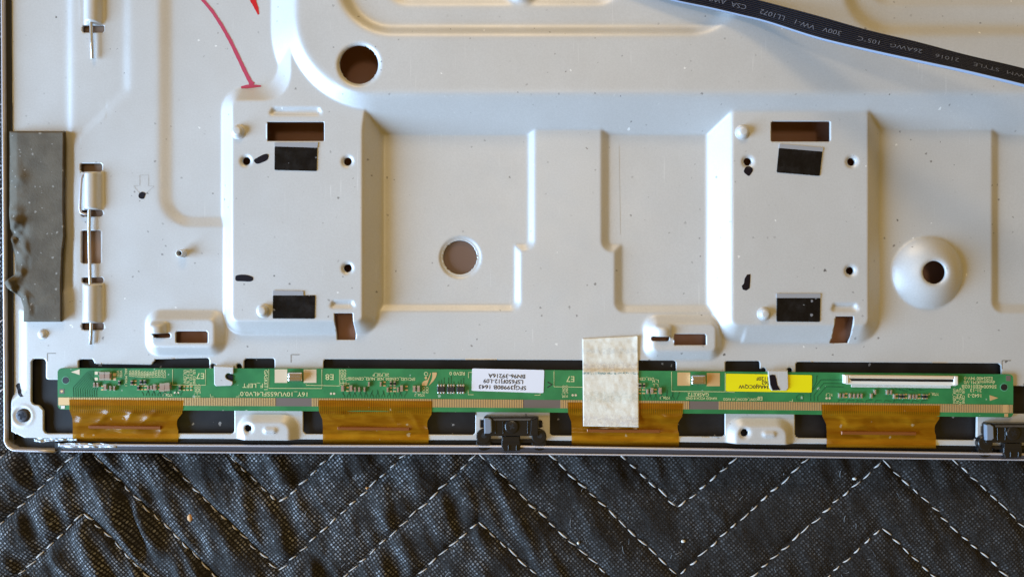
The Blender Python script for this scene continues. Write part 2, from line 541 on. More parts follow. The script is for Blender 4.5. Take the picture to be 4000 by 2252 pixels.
def height(x, y):
    h = np.zeros(x.shape)
    # left steps
    xb = 275 - 190 * np.clip((y - 1120) / 90, 0, 1)
    xb = xb - 60 * np.clip((y - 1520) / 50, 0, 1)
    h = np.minimum(h, -13 * np.clip((xb + 15 - x) / 32, 0, 1))
    h = np.minimum(h, pocket(sd_poly(x, y, [(260, -500), (480, -500), (480, 345), (280, 540)]), 28, 6))
    # channel beside the left box
    h = np.minimum(h, pocket(sd_rr(x, y, 662, -900, 1160, 846, 85), 40, 14))
    # pockets of the middle
    p1 = np.minimum(sd_rr(x, y, 1350, 250, 2062, 952, 14), sd_rr(x, y, 1350, 250, 2008, 1188, 14))
    p2 = np.minimum(sd_rr(x, y, 2380, 250, 2900, 952, 14), sd_rr(x, y, 2432, 250, 2900, 1190, 14))
    p4 = sd_rr(x, y, 3908, 250, 5200, 1188, 14)
    h = np.minimum(h, pocket(p1, 28, 16)); h = np.minimum(h, pocket(p2, 32, 16)); h = np.minimum(h, pocket(p4, 34, 16))
    h = np.minimum(h, pocket(np.hypot(x - 1797, y - 1005) - 78, 8, 22))
    # plateau with its own recesses
    sp = sd_rr(x, y, 1180, -2500, 6500, 396, 300)
    top = H2 + np.zeros(x.shape)
    r1 = sd_rr(x, y, 1375, -1500, 2845, 132, 170)
    top = np.minimum(top, H2 + pocket(r1, 36, 26))
    r1b = sd_rr(x, y, 1545, -1500, 2385, 22, 55)
    top = top + pocket(r1b, 24, 14)
    r2 = sd_rr(x, y, 3290, -1500, 6500, 128, 150)
    top = np.minimum(top, H2 + pocket(r2, 42, 26))
    r2b = sd_rr(x, y, 3380, -1500, 6500, 22, 60)
    top = top + pocket(r2b, 26, 12)
    rd = np.hypot(x - 2035, y + 8); top = np.maximum(top, np.where(rd < 48, 62 + 34 * np.sqrt(np.clip(1 - (rd / 48) ** 2, 0, 1)), 0))
    hx, hy, _ = P(1402, 252, H2)
    rr = np.hypot(x - hx, y - hy); top = top - 12 * np.clip((88 - rr) / 17, 0, 1) ** 2
    plat = np.where(sp > 0, H2 - 0.92 * sp, top)
    # the two raised mounting boxes
    b1 = smin(sd_rr(x, y, 927, 405, 1427, 1252, 24), sd_rr(x, y, 1150, -900, 1385, 430, 10), 110)
    box1 = H1 - 1.1 * np.maximum(b1, 0)
    b2 = sd_rr(x, y, 2843, 200, 3364, 1267, 26)
    box2 = H1 - np.where(x < 2900, 0.92, 0.80) * np.maximum(b2, 0)
    # shallow lips of the slot pressings
    for (ix0, iy0, ix1, iy1, z) in ((1062, 424, 1247, 447, H1), (1298, 1178, 1378, 1199, H1), (3257, 1188, 3345, 1212, H1)):
        a = P(ix0, iy0, z); b = P(ix1, iy1, z)
        sd = sd_rr(x, y, a[0] + 3, a[1] + 2, b[0] - 3, b[1] - 9, 2)
        dd = np.where(y > (a[1] + b[1]) / 2, 14, 5)
        dep = -11 * np.clip(1 - sd / dd, 0, 1)
        box1 = box1 + (dep if ix0 < 2000 else 0); box2 = box2 + (dep if ix0 > 2000 else 0)
    h = np.maximum(h, plat); h = np.maximum(h, box1); h = np.maximum(h, box2)
    # small raised boxes
    s1 = sd_rr(x, y, 607, 1246, 848, 1352, 20); s2 = sd_rr(x, y, 2546, 1264, 2788, 1368, 20)
    h = np.maximum(h, 30 - 0.85 * np.maximum(s1, 0)); h = np.maximum(h, 30 - 0.85 * np.maximum(s2, 0))
    for cx, y0, y1, base in ((632, 1256, 1303, 30), (2582, 1268, 1318, 30)):
        q = np.clip(1 - ((x - cx) / 33) ** 2, 0, 1); ee = np.clip((y - y0) / 20, 0, 1)
        k = np.where((y > y0) & (y < y1), 26 * np.sqrt(q) * np.sqrt(1 - (1 - ee) ** 2), 0)
        h = h + k
    # tabs at the near edge with bead
    t1 = sd_rr(x, y, 962, 1646, 1135, 1800, 34); t2 = sd_rr(x, y, 2868, 1662, 3062, 1820, 34)
    h = np.maximum(h, 24 - 0.72 * np.maximum(t1, 0)); h = np.maximum(h, 24 - 0.72 * np.maximum(t2, 0))
    for bx, by in ((1064, 1675), (2996, 1690)):
        sd = sd_rr(x, y, bx - 25, by - 10, bx + 25, by + 10, 10); h = h + 7 * np.clip(-sd / 6 + 0.4, 0, 1)
    # screw seat
    r = np.hypot(x - 88, y - 1623); h = h + 2.5 * np.exp(-((r - 39) / 5.0) ** 2) - 3 * np.clip((36 - r) / 8, 0, 1)
    # domed boss
    r = np.hypot(x - 3622, y - 1064)
    q = np.clip((r - 52) / 87, 0, 1); dome = 52 * (1 - q ** 1.55) * 0.72 + 0.28 * 52 * np.sqrt(np.clip(1 - q ** 2.2, 0, 1)) - 5 * np.clip((58 - r) / 16, 0, 1) ** 2
    h = np.where(r < 138, np.maximum(h, dome), h)
    # lanced bridges over the rod
    for y0, y1 in ((-300, 92), (672, 820), (1108, 1262)):
        q = np.clip(1 - ((x - 364) / 33) ** 2, 0, 1)
        h = h + np.where((y > y0) & (y < y1), 30 * np.sqrt(q), 0)
    # countersinks
    for ix, iy, z in SMALL_HOLES:
        px, py, _ = P(ix, iy, z); r = np.hypot(x - px, y - py); h = h - 8 * np.clip((24 - r) / 9, 0, 1)
    for tx, ty in ((975, 1668), (2902, 1685)):
        r = np.hypot(x - tx, y - ty); h = h - 7 * np.clip((24 - r) / 9, 0, 1)
    # gentle unevenness of the pressed sheet
    h = h + 0.9 * vnoise(x, y, 190, 3) + 0.25 * vnoise(x, y, 60, 5)
    return h


SMALL_HOLES = [(960, 628, H1), (1357, 630, H1), (1357, 1047, H1), (2922, 631, H1), (3328, 631, H1), (3323, 1057, H1)]


def edge_y(x):                  # near edge of the sheet
    return np.interp(x, [0, 440, 1500, 2100, 2600, 3100, 3700, 4400], [1708, 1710, 1716, 1718, 1724, 1731, 1738, 1748])


def holes_sd(x, y):
    sd = np.full(x.shape, 1e9)

    def add(s):
        nonlocal sd
        sd = np.minimum(sd, s)

    def crc(ix, iy, r, z):
        px, py, _ = P(ix, iy, z); add(np.hypot(x - px, y - py) - r * (D - z) / D)

    def rec(x0, y0, x1, y1, z, r=4):
        a = P(x0, y0, z); b = P(x1, y1, z); add(sd_rr(x, y, a[0], a[1], b[0], b[1], r))

    def poly(pts):
        add(sd_poly(x, y, [P(a, b, z)[:2] for a, b, z in pts]))
    crc(1402, 252, 75, H2 - 8)
    for ix, iy, z in SMALL_HOLES: crc(ix, iy, 15.5, z)
    crc(3648, 1063, 45, 46)
    crc(1797, 1005, 66, -20)
    rec(1043, 476, 1266, 551, H1); rec(3012, 474, 3243, 553, H1)
    poly([(1305, 1223, H1), (1378, 1223, H1), (1379, 1252, H1), (1390, 1300, 4), (1389, 1326, 0), (1317, 1326, 0), (1316, 1302, 4), (1307, 1255, H1)])
    poly([(3264, 1235, H1), (3337, 1235, H1), (3333, 1270, H1), (3316, 1312, 4), (3312, 1338, 0), (3241, 1340, 0), (3244, 1316, 4), (3260, 1275, H1)])
    rec(600, 1301, 666, 1318, 30, 8); rec(686, 1293, 812, 1338, 30, 5)
    rec(2545, 1313, 2615, 1331, 30, 8); rec(2633, 1304, 2759, 1347, 30, 5)
    # slots of the rod
    rec(318, 97, 404, 126, 0, 7); rec(313, 638, 399, 672, 0, 8); rec(315, 820, 402, 845, 0, 10)
    rec(318, 900, 394, 1028, 0, 3); rec(319, 1083, 404, 1105, 0, 9); rec(318, 1260, 406, 1288, 0, 8)
    # tab holes
    add(np.hypot(x - 975, y - 1668) - 14); add(np.hypot(x - 2902, y - 1685) - 15)
    # large openings under the circuit board
    add(smin(smin(sd_rr(x, y, 122, 1400, 180, 1580, 14), sd_rr(x, y, 150, 1485, 420, 1578, 12), 16),
             smin(sd_rr(x, y, 170, 1560, 916, 1692, 14), sd_rr(x, y, 160, 1486, 420, 1600, 14), 10), 14))
    add(sd_poly(x, y, [(306, 1480), (306, 1408), (314, 1402), (362, 1402), (372, 1420), (592, 1424), (606, 1402), (812, 1397), (818, 1404), (818, 1480)]))
    add(sd_rr(x, y, 953, 1399, 1073, 1500, 9))
    add(sd_poly(x, y, [(1263, 1500), (1263, 1410), (1272, 1402), (2632, 1407), (2641, 1414), (2641, 1500)]))
    add(sd_rr(x, y, 2833, 1409, 2969, 1500, 9))
    add(sd_poly(x, y, [(3108, 1520), (3108, 1420), (3116, 1412), (3902, 1418), (3913, 1428), (3913, 1520)]))
    add(sd_poly(x, y, [(1184, 1560), (1858, 1560), (1857, 1688), (1848, 1697), (1194, 1694), (1184, 1684)]))
    add(sd_poly(x, y, [(2148, 1560), (2832, 1560), (2832, 1694), (2822, 1704), (2158, 1700), (2148, 1690)]))
    add(sd_poly(x, y, [(3105, 1570), (3818, 1570), (3815, 1708), (3806, 1718), (3115, 1709), (3105, 1699)]))
    add(sd_rr(x, y, 3890, 1506, 4700, 1615, 10))
    for ix, iy in ((833, 1430), (934, 1430), (2982, 1446), (3084, 1446)): add(np.hypot(x - ix, y - iy) - 11)
    # slots beside the plastic brackets
    add(sd_rr(x, y, 1877, 1638, 1895, 1670, 3)); add(sd_rr(x, y, 2100, 1640, 2118, 1670, 3)); add(sd_rr(x, y, 3834, 1663, 3856, 1693, 3))
    # outer limits
    add(edge_y(x) - y)
    add(x - (36 + 8 * np.clip(y / 1700, 0, 1)))
    add(((x - 40) * 0.42 + (1682 - y) * 0.91))
    return sd


STEP = 4.0
gx = np.arange(28, 4330 + 1, STEP); gy = np.arange(-230, 1756 + 1, STEP)
GX, GY = np.meshgrid(gx, gy)
SD = holes_sd(GX, GY)
ex, ey = np.gradient(SD, STEP, axis=1), np.gradient(SD, STEP, axis=0)
gl = np.hypot(ex, ey) + 1e-9
near = np.abs(SD) < STEP * 0.62
NX = np.where(near, GX - ex / gl * SD, GX); NY = np.where(near, GY - ey / gl * SD, GY)
HZ = height(GX, GY)


def blur(a, sig):
    k = np.exp(-0.5 * (np.arange(-8, 9) * STEP / sig) ** 2); k /= k.sum()
    p = np.pad(a, 8, mode='edge')
    p = np.apply_along_axis(lambda v: np.convolve(v, k, 'valid'), 1, p)
    return np.apply_along_axis(lambda v: np.convolve(v, k, 'valid'), 0, p)


HB = blur(HZ, 3.9)
# crisp places: lanced bridges, pressed slots
crisp = ((np.abs(GX - 364) < 50) & (GY < 1300)) | ((np.abs(GX - 632) < 40) & (np.abs(GY - 1285) < 40)) | ((np.abs(GX - 2582) < 40) & (np.abs(GY - 1300) < 40))
HB2 = blur(HZ, 2.6)
HB3 = blur(HZ, 12.0)
wsoft = np.clip((1400 - GY) / 1400, 0, 1) * 0 + np.clip((470 - GY) / 40, 0, 1) * np.clip((GX - 1120) / 60, 0, 1) * (1 - np.clip((60 - np.abs(GY - 452)) / 20, 0, 1) * 0)
hx_, hy_, _ = P(1402, 252, H2)
wsoft = wsoft * np.clip((np.hypot(GX - hx_, GY - hy_) - 96) / 20, 0, 1)
wsoft = np.maximum(wsoft, np.clip((700 - GX) / 40, 0, 1) * np.clip((1180 - GY) / 60, 0, 1) * 0.8)
# the foot of the plateau stays crisp where it meets the boxes
foot = np.exp(-((HZ - (H1 + 2)) / 9.0) ** 2) * (GY < 470) * (GX > 1120) * (GX < 1500)
wsoft = wsoft * (1 - np.clip(foot * 1.2, 0, 1))
HB = HB * (1 - wsoft) + HB3 * wsoft
HB = np.where(crisp, HB2, HB)


def hz(x, y):                   # height of the sheet at a true position
    fx = (np.asarray(x, float) - gx[0]) / STEP; fy = (np.asarray(y, float) - gy[0]) / STEP
    i = np.clip(np.floor(fx).astype(int), 0, len(gx) - 2); j = np.clip(np.floor(fy).astype(int), 0, len(gy) - 2)
    u, v = fx - i, fy - j
    return (HB[j, i] * (1 - u) + HB[j, i + 1] * u) * (1 - v) + (HB[j + 1, i] * (1 - u) + HB[j + 1, i + 1] * u) * v


def on(ix, iy, lift=0.0):       # measured point -> true point on the sheet
    z = 0.0
    for _ in range(4):
        p = P(ix, iy, z); z = float(hz(p[0], p[1]))
    p = P(ix, iy, z)
    return (p[0], p[1], z + lift)


tv = empty('television_chassis', (2000, 800, -115), 'silver grey pressed steel back of a television lying face down on the blanket', 'television')
fc = (NX[:-1, :-1] + NX[1:, 1:]) / 2, (NY[:-1, :-1] + NY[1:, 1:]) / 2
SDc = (SD[:-1, :-1] + SD[1:, :-1] + SD[1:, 1:] + SD[:-1, 1:]) / 4
# heights follow snapped positions
ZN = HB + np.gradient(HB, STEP, axis=1) * (NX - GX) + np.gradient(HB, STEP, axis=0) * (NY - GY)
plate = grid_obj('back_plate', NX, NY, ZN, MATS['plate'], tv, thick=8.0, keep=SDc > 0)

# what lies below the openings
obj('panel_film', [(100, 1384, -22), (4330, 1384, -22), (4330, 1742, -22), (100, 1708, -22)], [(0, 1, 2, 3)], MATS['film'], tv)
obj('inner_sheet', [(430, -220, -88), (4330, -220, -88), (4330, 1200, -88), (430, 1200, -88)], [(0, 1, 2, 3)], MATS['inner'], tv)
obj('inner_shelf', [(430, 1202, -27), (4330, 1202, -27), (4330, 1383, -27), (430, 1383, -27)], [(0, 1, 2, 3)], MATS['inner'], tv)
obj('inner_ledge', [(60, -220, -30), (428, -220, -30), (428, 1383, -30), (60, 1383, -30)], [(0, 1, 2, 3)], mat('tan_ledge', (0.36, 0.24, 0.17), 0.45), tv)
prism('film_disc', circ(1797, 1005, 82, 40), -40, -36, MATS['disc'], tv)

# trim round the sheet
path = [(6 + 13 * (i / 24.0), -230 + (1690 + 230) * i / 24.0) for i in range(25)]
path = [P(x + 2, y, 0)[:2] for x, y in path]
for i in range(1, 12):
    a = math.radians(180 - 90 * i / 12); path.append((66 + 46 * math.cos(a), 1712 + 46 * math.sin(a)))
path += [(90, 1759), (150, 1760.5), (211, 1762)]
V, F = sweep_vf(path, [(-8, -60), (-8, 0)] + [(-1.75 - 6.25 * math.cos(math.pi * k / 12), 7 * math.sin(math.pi * k / 12)) for k in range(1, 12)] + [(4.5, 0), (4.5, -118), (-4, -118)], True)
obj('side_trim', V, F, MATS['chrome'], tv, True)
V, F = sweep_vf([(x + 13, y) for x, y in path[:26]] , [(-14, -9), (7, -7), (7, -110), (-14, -110)], True)
obj('side_gap_shade', V, F, MATS['blackrough'], tv)  # black strip put in for the shade of the gap beside the sheet

bx = np.linspace(236, 4330, 80)
by = np.interp(bx, [236, 1100, 2000, 3000, 4000, 4330], [1763, 1768.5, 1772, 1783, 1796, 1801])
wid = np.interp(bx, [236, 2000, 3000, 4330], [30, 33, 29, 25])


def strip_along(name, prof_fn, material, x0=0, x1=9999, closed=True):
    V, F = [], []; pts = [(x, y, w) for x, y, w in zip(bx, by, wid) if x0 <= x <= x1]
    m = len(prof_fn(30))
    for x, y, w in pts:
        for u, z in prof_fn(w): V.append((x, y + u, z))
    for i in range(len(pts) - 1):
        for k in range(m):
            k2 = (k + 1) % m; F.append((i * m + k, i * m + k2, (i + 1) * m + k2, (i + 1) * m + k))
    F.append(tuple(range(m))); F.append(tuple(range((len(pts) - 1) * m, len(pts) * m)))
    return obj(name, V, F, material, tv)


strip_along('lower_trim', lambda w: [(-w - 2, -40), (-w - 2, -2), (-w, 3), (-w + 3, 5), (-w + 6, 4), (-w + 8, -3), (-6, -8), (-4, -5), (-1.5, -4), (1, -6), (2, -12), (2, -118), (-w - 2, -118)], MATS['bezel'])
strip_along('trim_upper_glint', lambda w: [(-w - 2.5, 2)] + [(-w + 2.0 - 4.5 * math.cos(math.pi * k / 6), 4 + 4.0 * math.sin(math.pi * k / 6)) for k in range(7)] + [(-w + 6.5, 2)], MATS['chrome'])  # bright bead put in for the highlight along the trim's inner edge
strip_along('trim_lower_glint', lambda w: [(-4.5, -8)] + [(-0.5 - 3.5 * math.cos(math.pi * k / 6), -6 + 3.5 * math.sin(math.pi * k / 6)) for k in range(7)] + [(3.0, -8)], MATS['chrome'])  # same for the outer edge: its highlight built as a bright bead
strip_along('lower_gap_shade', lambda w: [(-w - 60, -32), (-w - 60, -26), (-w - 20, -18), (-w - 4, -18), (-w - 4, -32)], MATS['blackrough'])  # black strip standing for the shade between sheet and lower trim
obj('corner_gap_shade', [(42, 1660, -26), (260, 1690, -26), (260, 1756, -26), (66, 1756, -26), (42, 1730, -26)], [(0, 1, 2, 3, 4)], MATS['blackrough'], tv)  # black sheet put in for the shade of the corner gap
prism('corner_gap_shade_block', [(210, 1728), (238, 1730), (238, 1762), (210, 1762)], -110, -6, MATS['blackrough'], tv)  # black block, fills the break between the trims with painted shade


# rivets, standoff, screws
def dome_vf(cx, cy, z, r, h, n=24, m=6, flat=0.0):
    V = []; F = []
    for k in range(m):
        a = math.pi / 2 * k / m
        for i in range(n):
            t = 2 * math.pi * i / n
            V.append((cx + (flat + (r - flat) * math.cos(a)) * math.cos(t), cy + (flat + (r - flat) * math.cos(a)) * math.sin(t), z + h * math.sin(a)))
    if flat > 0:
        for i in range(n):
            t = 2 * math.pi * i / n; V.append((cx + flat * 0.98 * math.cos(t), cy + flat * 0.98 * math.sin(t), z + h))
        m += 1
    for k in range(m - 1):
        for i in range(n):
            j = (i + 1) % n; F.append((k * n + i, k * n + j, (k + 1) * n + j, (k + 1) * n + i))
    V.append((cx, cy, z + h)); t = len(V) - 1
    for i in range(n): F.append(((m - 1) * n + i, (m - 1) * n + (i + 1) % n, t))
    return V, F


for ix, iy, r, h in ((932, 515, 25, 22), (1030, 1213, 24, 24), (2900, 517, 25, 22), (2984, 1225, 23, 22), (168, 1304, 16, 12)):
    p = on(ix, iy)
    a = dome_vf(p[0], p[1], p[2] - 2, r, h + 2, flat=r * 0.42)
    b = prism_vf(circ(p[0], p[1], r + 4, 28), p[2] - 3, p[2] + 2.5, 1.5, 1)
    V, F = join_vf([b, a]); obj('rivet', V, F, MATS['plate'], plate, True)
# hollow standoff
p = on(715, 990)
ro, ri, hh = 15, 9.5, 34
V = []; n = 24
for r, z in ((ro + 2, -2), (ro, 4), (ro, hh - 2), (ro - 2, hh), (ri + 1, hh), (ri, hh - 2), (ri, 0)):
    for i in range(n):
        a = 2 * math.pi * i / n; V.append((p[0] + r * math.cos(a) + 0, p[1] + r * math.sin(a), p[2] + z))
F = [(k * n + i, k * n + (i + 1) % n, (k + 1) * n + (i + 1) % n, (k + 1) * n + i) for k in range(6) for i in range(n)]
so = obj('standoff', V, F, MATS['plate'], plate, True)
prism('bore_shade', circ(p[0], p[1], ri, 20), p[2] - 1, p[2] + 3, MATS['blackrough'], so)  # black plug: the shade down the bore is put into its colour


def cross(cx, cy, s, rot, z0, z1, material, parent, name='cross_shade'):  # raised dark cross, painted for the shade of the screw's recess
    w = s * 0.30; pts = [(-w, -s), (w, -s), (w, -w), (s, -w), (s, w), (w, w), (w, s), (-w, s), (-w, w), (-s, w), (-s, -w), (-w, -w)]
    c_, s_ = math.cos(rot), math.sin(rot)
    return prism(name, [(cx + x * c_ - y * s_, cy + x * s_ + y * c_) for x, y in pts], z0, z1, material, parent)


p = P(85, 1623, 6)
V, F = dome_vf(p[0], p[1], -6, 27, 12, 28, 5, flat=21)
scw = obj('screw', V, F, MATS['screw'], plate, True)
cross(p[0], p[1], 14, 0.35, 5.6, 6.6, MATS['ink'], scw)


# ink on the sheet
def decal(name, outline, material, parent, lift=0.9):
    """thin ink film following the sheet: fan from the centre"""
    cx = sum(q[0] for q in outline) / len(outline); cy = sum(q[1] for q in outline) / len(outline)
    V = [on(cx, cy, lift)]; n = len(outline)
    for f in (0.5, 1.0):
        for q in outline: V.append(on(cx + (q[0] - cx) * f, cy + (q[1] - cy) * f, lift))
    F = [(0, 1 + i, 1 + (i + 1) % n) for i in range(n)]
    F += [(1 + i, 1 + n + i, 1 + n + (i + 1) % n, 1 + (i + 1) % n) for i in range(n)]
    return obj(name, V, F, material, parent)


def blob(cx, cy, a, b, rot, seed):
    r = random.Random(seed); pts = []
    ph = [r.uniform(0, 6.28) for _ in range(4)]
    for i in range(26):
        t = 2 * math.pi * i / 26
        k = 1 + 0.07 * math.sin(2 * t + ph[0]) + 0.05 * math.sin(3 * t + ph[1]) + 0.03 * math.sin(5 * t + ph[2])
        e = 0.7
        x = a * k * math.copysign(abs(math.cos(t)) ** e, math.cos(t)); y = b * k * math.copysign(abs(math.sin(t)) ** e, math.sin(t))
        pts.append((cx + x * math.cos(rot) - y * math.sin(rot), cy + x * math.sin(rot) + y * math.cos(rot)))
    return pts


for i, a in enumerate(((1022, 621, 28, 14, -0.45), (953, 1086, 33, 14, 0.05), (555, 763, 13, 13, 0.3), (2923, 667, 17, 16, 0.6))):
    decal('marker_and_notch_shade', blob(*a, seed=i + 3), MATS['ink'], plate)
decal('marker_and_notch_shade', [(2918, 1072), (2931, 1070), (2930, 1100), (2928, 1125), (2915, 1134), (2901, 1130), (2897, 1116), (2906, 1106), (2908, 1088)], MATS['ink'], plate)
decal('marker_and_notch_shade', [(70, 1495), (77, 1496), (80, 1515), (84, 1535), (90, 1548), (80, 1549), (72, 1540), (68, 1520), (62, 1504)], MATS['ink'], plate)


def stroke(name, pts, w, material, parent, lift=0.9):
    V, F = [], []; m = 5
    dense = []
    for i in range(len(pts) - 1):
        for k in range(6): f = k / 6; dense.append((pts[i][0] * (1 - f) + pts[i + 1][0] * f, pts[i][1] * (1 - f) + pts[i + 1][1] * f))
    dense.append(pts[-1])
    n = len(dense)
    for i, q in enumerate(dense):
        a = dense[max(i - 1, 0)]; b = dense[min(i + 1, n - 1)]
        dx, dy = b[0] - a[0], b[1] - a[1]; l = math.hypot(dx, dy) or 1
        ww = w(i / (n - 1)) if callable(w) else w
        ww *= 1 + 0.10 * math.sin(i * 1.7) * math.sin(i * 0.63)
        for k in range(m):
            f = (k / (m - 1) - 0.5) * ww; V.append(on(q[0] - dy / l * f, q[1] + dx / l * f, lift))
    for i in range(n - 1):
        for k in range(m - 1): F.append((i * m + k, i * m + k + 1, (i + 1) * m + k + 1, (i + 1) * m + k))
    return obj(name, V, F, material, parent)


stroke('red_marker_line', [(700, -90), (745, -48), (792, 0), (830, 45), (866, 100), (900, 160), (930, 222), (955, 275), (974, 312), (985, 332)], lambda t: 11 + 5 * t + (9 * (t - 0.93) / 0.07 if t > 0.93 else 0), MATS['red'], plate)
stroke('red_marker_dash', [(942, 342), (965, 339), (990, 337), (1020, 337)], lambda t: 5 + 9 * math.sin(math.pi * min(1, t * 0.9 + 0.1)), MATS['red'], plate, 1.3)
stroke('red_marker_tail', [(950, -70), (972, -30), (990, 5), (1003, 35), (1010, 58)], lambda t: 26 * (1 - 0.8 * t ** 2), MATS['red2'], plate)

# scribed corner marks and the stamped arrow
for seg in ([(185, 1410), (185, 1379), (218, 1379)], [(1137, 1415), (1137, 1384), (1170, 1384)], [(3914, 1440), (3914, 1407), (3948, 1407)], [(119, 1410), (119, 1512)]):
    stroke('scribe_mark', seg, 3.0, MATS['scribe'], plate, 0.5)
stroke('stamped_arrow', [(545, 724), (522, 726), (556, 768), (602, 727), (580, 726), (580, 684), (546, 684), (546, 724)], 2.0, MATS['faint'], plate, 0.5)
stroke('scuff_line', [(2418, 570), (2423, 915)], 1.6, MATS['faint'], plate, 0.5)


# retaining tabs bent over the board
def clip_tab(x, y, w, h, notch):
    z0, z1 = 17, 22
    if notch:
        o = [(x, y), (x + w, y + 4), (x + w, y + 30)]
        for i in range(9):
            a = math.radians(-60 - 180 * i / 8 + 15); o.append((x + w - 18 + 13 * math.cos(a), y + 40 + 13 * math.sin(a)))
        o += [(x + w - 4, y + 60), (x + w - 2, y + 68), (x + w - 8, y + 76), (x + 8, y + h), (x + 1, y + h - 8)]
    else:
        o = [(x, y), (x + w, y + 2), (x + w + 2, y + h - 10), (x + w - 6, y + h), (x + 16, y + h), (x + 8, y + h - 8)]
    c = prism('retaining_tab', pol(o, 20), z0, z1, MATS['plate'], tv, bev=2.0)
    q = [(x, y + 5, z0), (x + w, y + 7, z0), (x + w, y - 3, 0), (x, y - 4, 0)]
    V = [P(*v) for v in q]; V += [(v[0], v[1] + 5, v[2]) for v in V]
    obj('tab_bend', V, [(0, 1, 2, 3), (4, 5, 6, 7), (0, 4, 7, 3), (1, 5, 6, 2)], MATS['plate'], c)
    return c


c1 = clip_tab(836, 1429, 76, 78, True)
c2 = clip_tab(2999, 1447, 78, 77, False)


def flat(name, pts, z, material, parent, t=0.8):
    return prism(name, pol(pts, z), z - t, z, material, parent)


flat('marker_and_notch_shade', [(3006, 1464), (3016, 1462), (3028, 1464), (3033, 1480), (3036, 1500), (3048, 1522), (3034, 1523), (3018, 1523), (3009, 1500)], 23.0, MATS['ink'], c2)
flat('marker_and_notch_shade', [(884, 1466), (892, 1461), (905, 1462), (911, 1472), (908, 1492), (898, 1483), (886, 1476)], 17.2, MATS['ink'], c1, 0.4)  # dark patch painted for the shade in the tab's notch

# ------------------------------------------------------------------ circuit board
BZ0, BZ = 3.0, 14.0


def pt(x):  return np.interp(x, [225, 1500, 2600, 3958], [1437, 1439, 1448, 1461])
def pb(x):  return np.interp(x, [225, 1100, 2200, 3100, 3958], [1598, 1604, 1610, 1617, 1629])


board = empty('circuit_board', (2100, 1530, 0), 'long narrow green circuit board with amber flex films along the near edge', 'circuit board')
xs = list(np.linspace(240, 3944, 40))
out = [(225, pt(225) + 14), (229, pt(225) + 5), (238, pt(225))] + [(x, pt(x)) for x in xs[1:-1]] + [(3946, pt(3958)), (3955, pt(3958) + 5), (3958, pt(3958) + 14)]
out += [(3958, pb(3958) - 14), (3953, pb(3958) - 4), (3945, pb(3958))] + [(x, pb(x)) for x in xs[::-1][1:-1]] + [(238, pb(225)), (229, pb(225) - 5), (225, pb(225) - 14)]
# substrate built as strips so that it follows its slightly bowed edges, with black discs painted for its two corner holes
n = len(out)
V, F = prism_vf(pol(out, BZ), BZ0, BZ)
base = obj('substrate', V, F, MATS['pcb'], board)
me = base.data
bm = bmesh.new(); bm.from_mesh(me)
bmesh.ops.triangulate(bm, faces=[f for f in bm.faces if len(f.verts) > 4]); bm.to_mesh(me); bm.free()
for hx_, hy_, r_ in ((257, 1484, 13), (3922, 1511, 13)):
    q = P(hx_, hy_, BZ)
    ring = [(q[0] + (r_ + 3) * math.cos(a), q[1] + (r_ + 3) * math.sin(a)) for a in np.linspace(0, 2 * math.pi, 24, endpoint=False)]
    prism('hole_collar', ring, BZ - 0.5, BZ + 0.5, mat('collar_green', (0.10, 0.36, 0.20), 0.4), board)
    prism('mount_hole_dark', circ(q[0], q[1], r_, 24), BZ - 0.4, BZ + 0.9, MATS['blackrough'], board)  # black disc on the surface, painted for the dark of the hole


def bt(pts, z=None): return pol(pts, BZ if z is None else z)


# contact strip and fingers
def s0(x): return np.interp(x, [225, 1100, 2200, 3100, 3958], [1551, 1553, 1561, 1569, 1580])
def s1(x): return np.interp(x, [225, 1100, 2200, 3100, 3958], [1581, 1585, 1593, 1601, 1612])


xs = list(np.linspace(226, 3957, 30))
flat('contact_strip', [(x, s0(x)) for x in xs] + [(x, s1(x)) for x in xs[::-1]], BZ + 0.5, MATS['strip'], board)


def fingers(x0, x1):
    parts = []; x = x0
    while x < x1 - 3:
        V = []
        for xx, yy in ((x, s0(x)), (x + 3.9, s0(x)), (x + 3.9, s1(x)), (x, s1(x))): V.append(P(xx, yy, BZ + 1.4))
        V += [(v[0], v[1], BZ + 0.4) for v in V]
        parts.append((V, [(0, 1, 2, 3), (0, 1, 5, 4), (1, 2, 6, 5), (2, 3, 7, 6), (3, 0, 4, 7)]))
        x += 6.7
    V, F = join_vf(parts)
    tag(obj('contact_fingers', V, F, MATS['gold'], board), kind='stuff')


for a, b in ((275, 715), (716, 1075), (1218, 1690), (1690, 2042), (2190, 2640), (2640, 2693), (2808, 3215), (3215, 3915), (3938, 3957)): fingers(a, b)
for x0 in (226, 3917):
    flat('alignment_pad', [(x0 + (2 if x0 < 999 else 0), s0(x0)), (x0 + 46 if x0 < 999 else x0 + 20, s0(x0)), (x0 + 46 if x0 < 999 else x0 + 20, s1(x0)), (x0 + (2 if x0 < 999 else 0), s1(x0))], BZ + 1.2, MATS['goldpad'], board)
flat('alignment_pad', [(238, 1583), (253, 1583), (253, 1595), (238, 1595)], BZ + 1.0, MATS['connw'], board)
flat('alignment_pad', [(3924, 1614), (3938, 1614), (3938, 1627), (3924, 1627)], BZ + 1.0, MATS['goldpad'], board)
flat('corner_mark', [(232, 1518), (251, 1518), (251, 1536), (232, 1536)], BZ + 0.6, MATS['strip'], board)
flat('corner_mark', [(3930, 1466), (3948, 1466), (3948, 1487), (3930, 1487)], BZ + 0.6, MATS['strip'], board)
flat('corner_diamond', [(241, 1521), (247, 1527), (241, 1533), (235, 1527)], BZ + 1.0, MATS['goldpad'], board)
flat('pointer_mark', [(277, 1452), (311, 1441), (311, 1463)], BZ + 0.7, mat('cream_pad', (0.72, 0.58, 0.40), 0.5, 0.2), board)
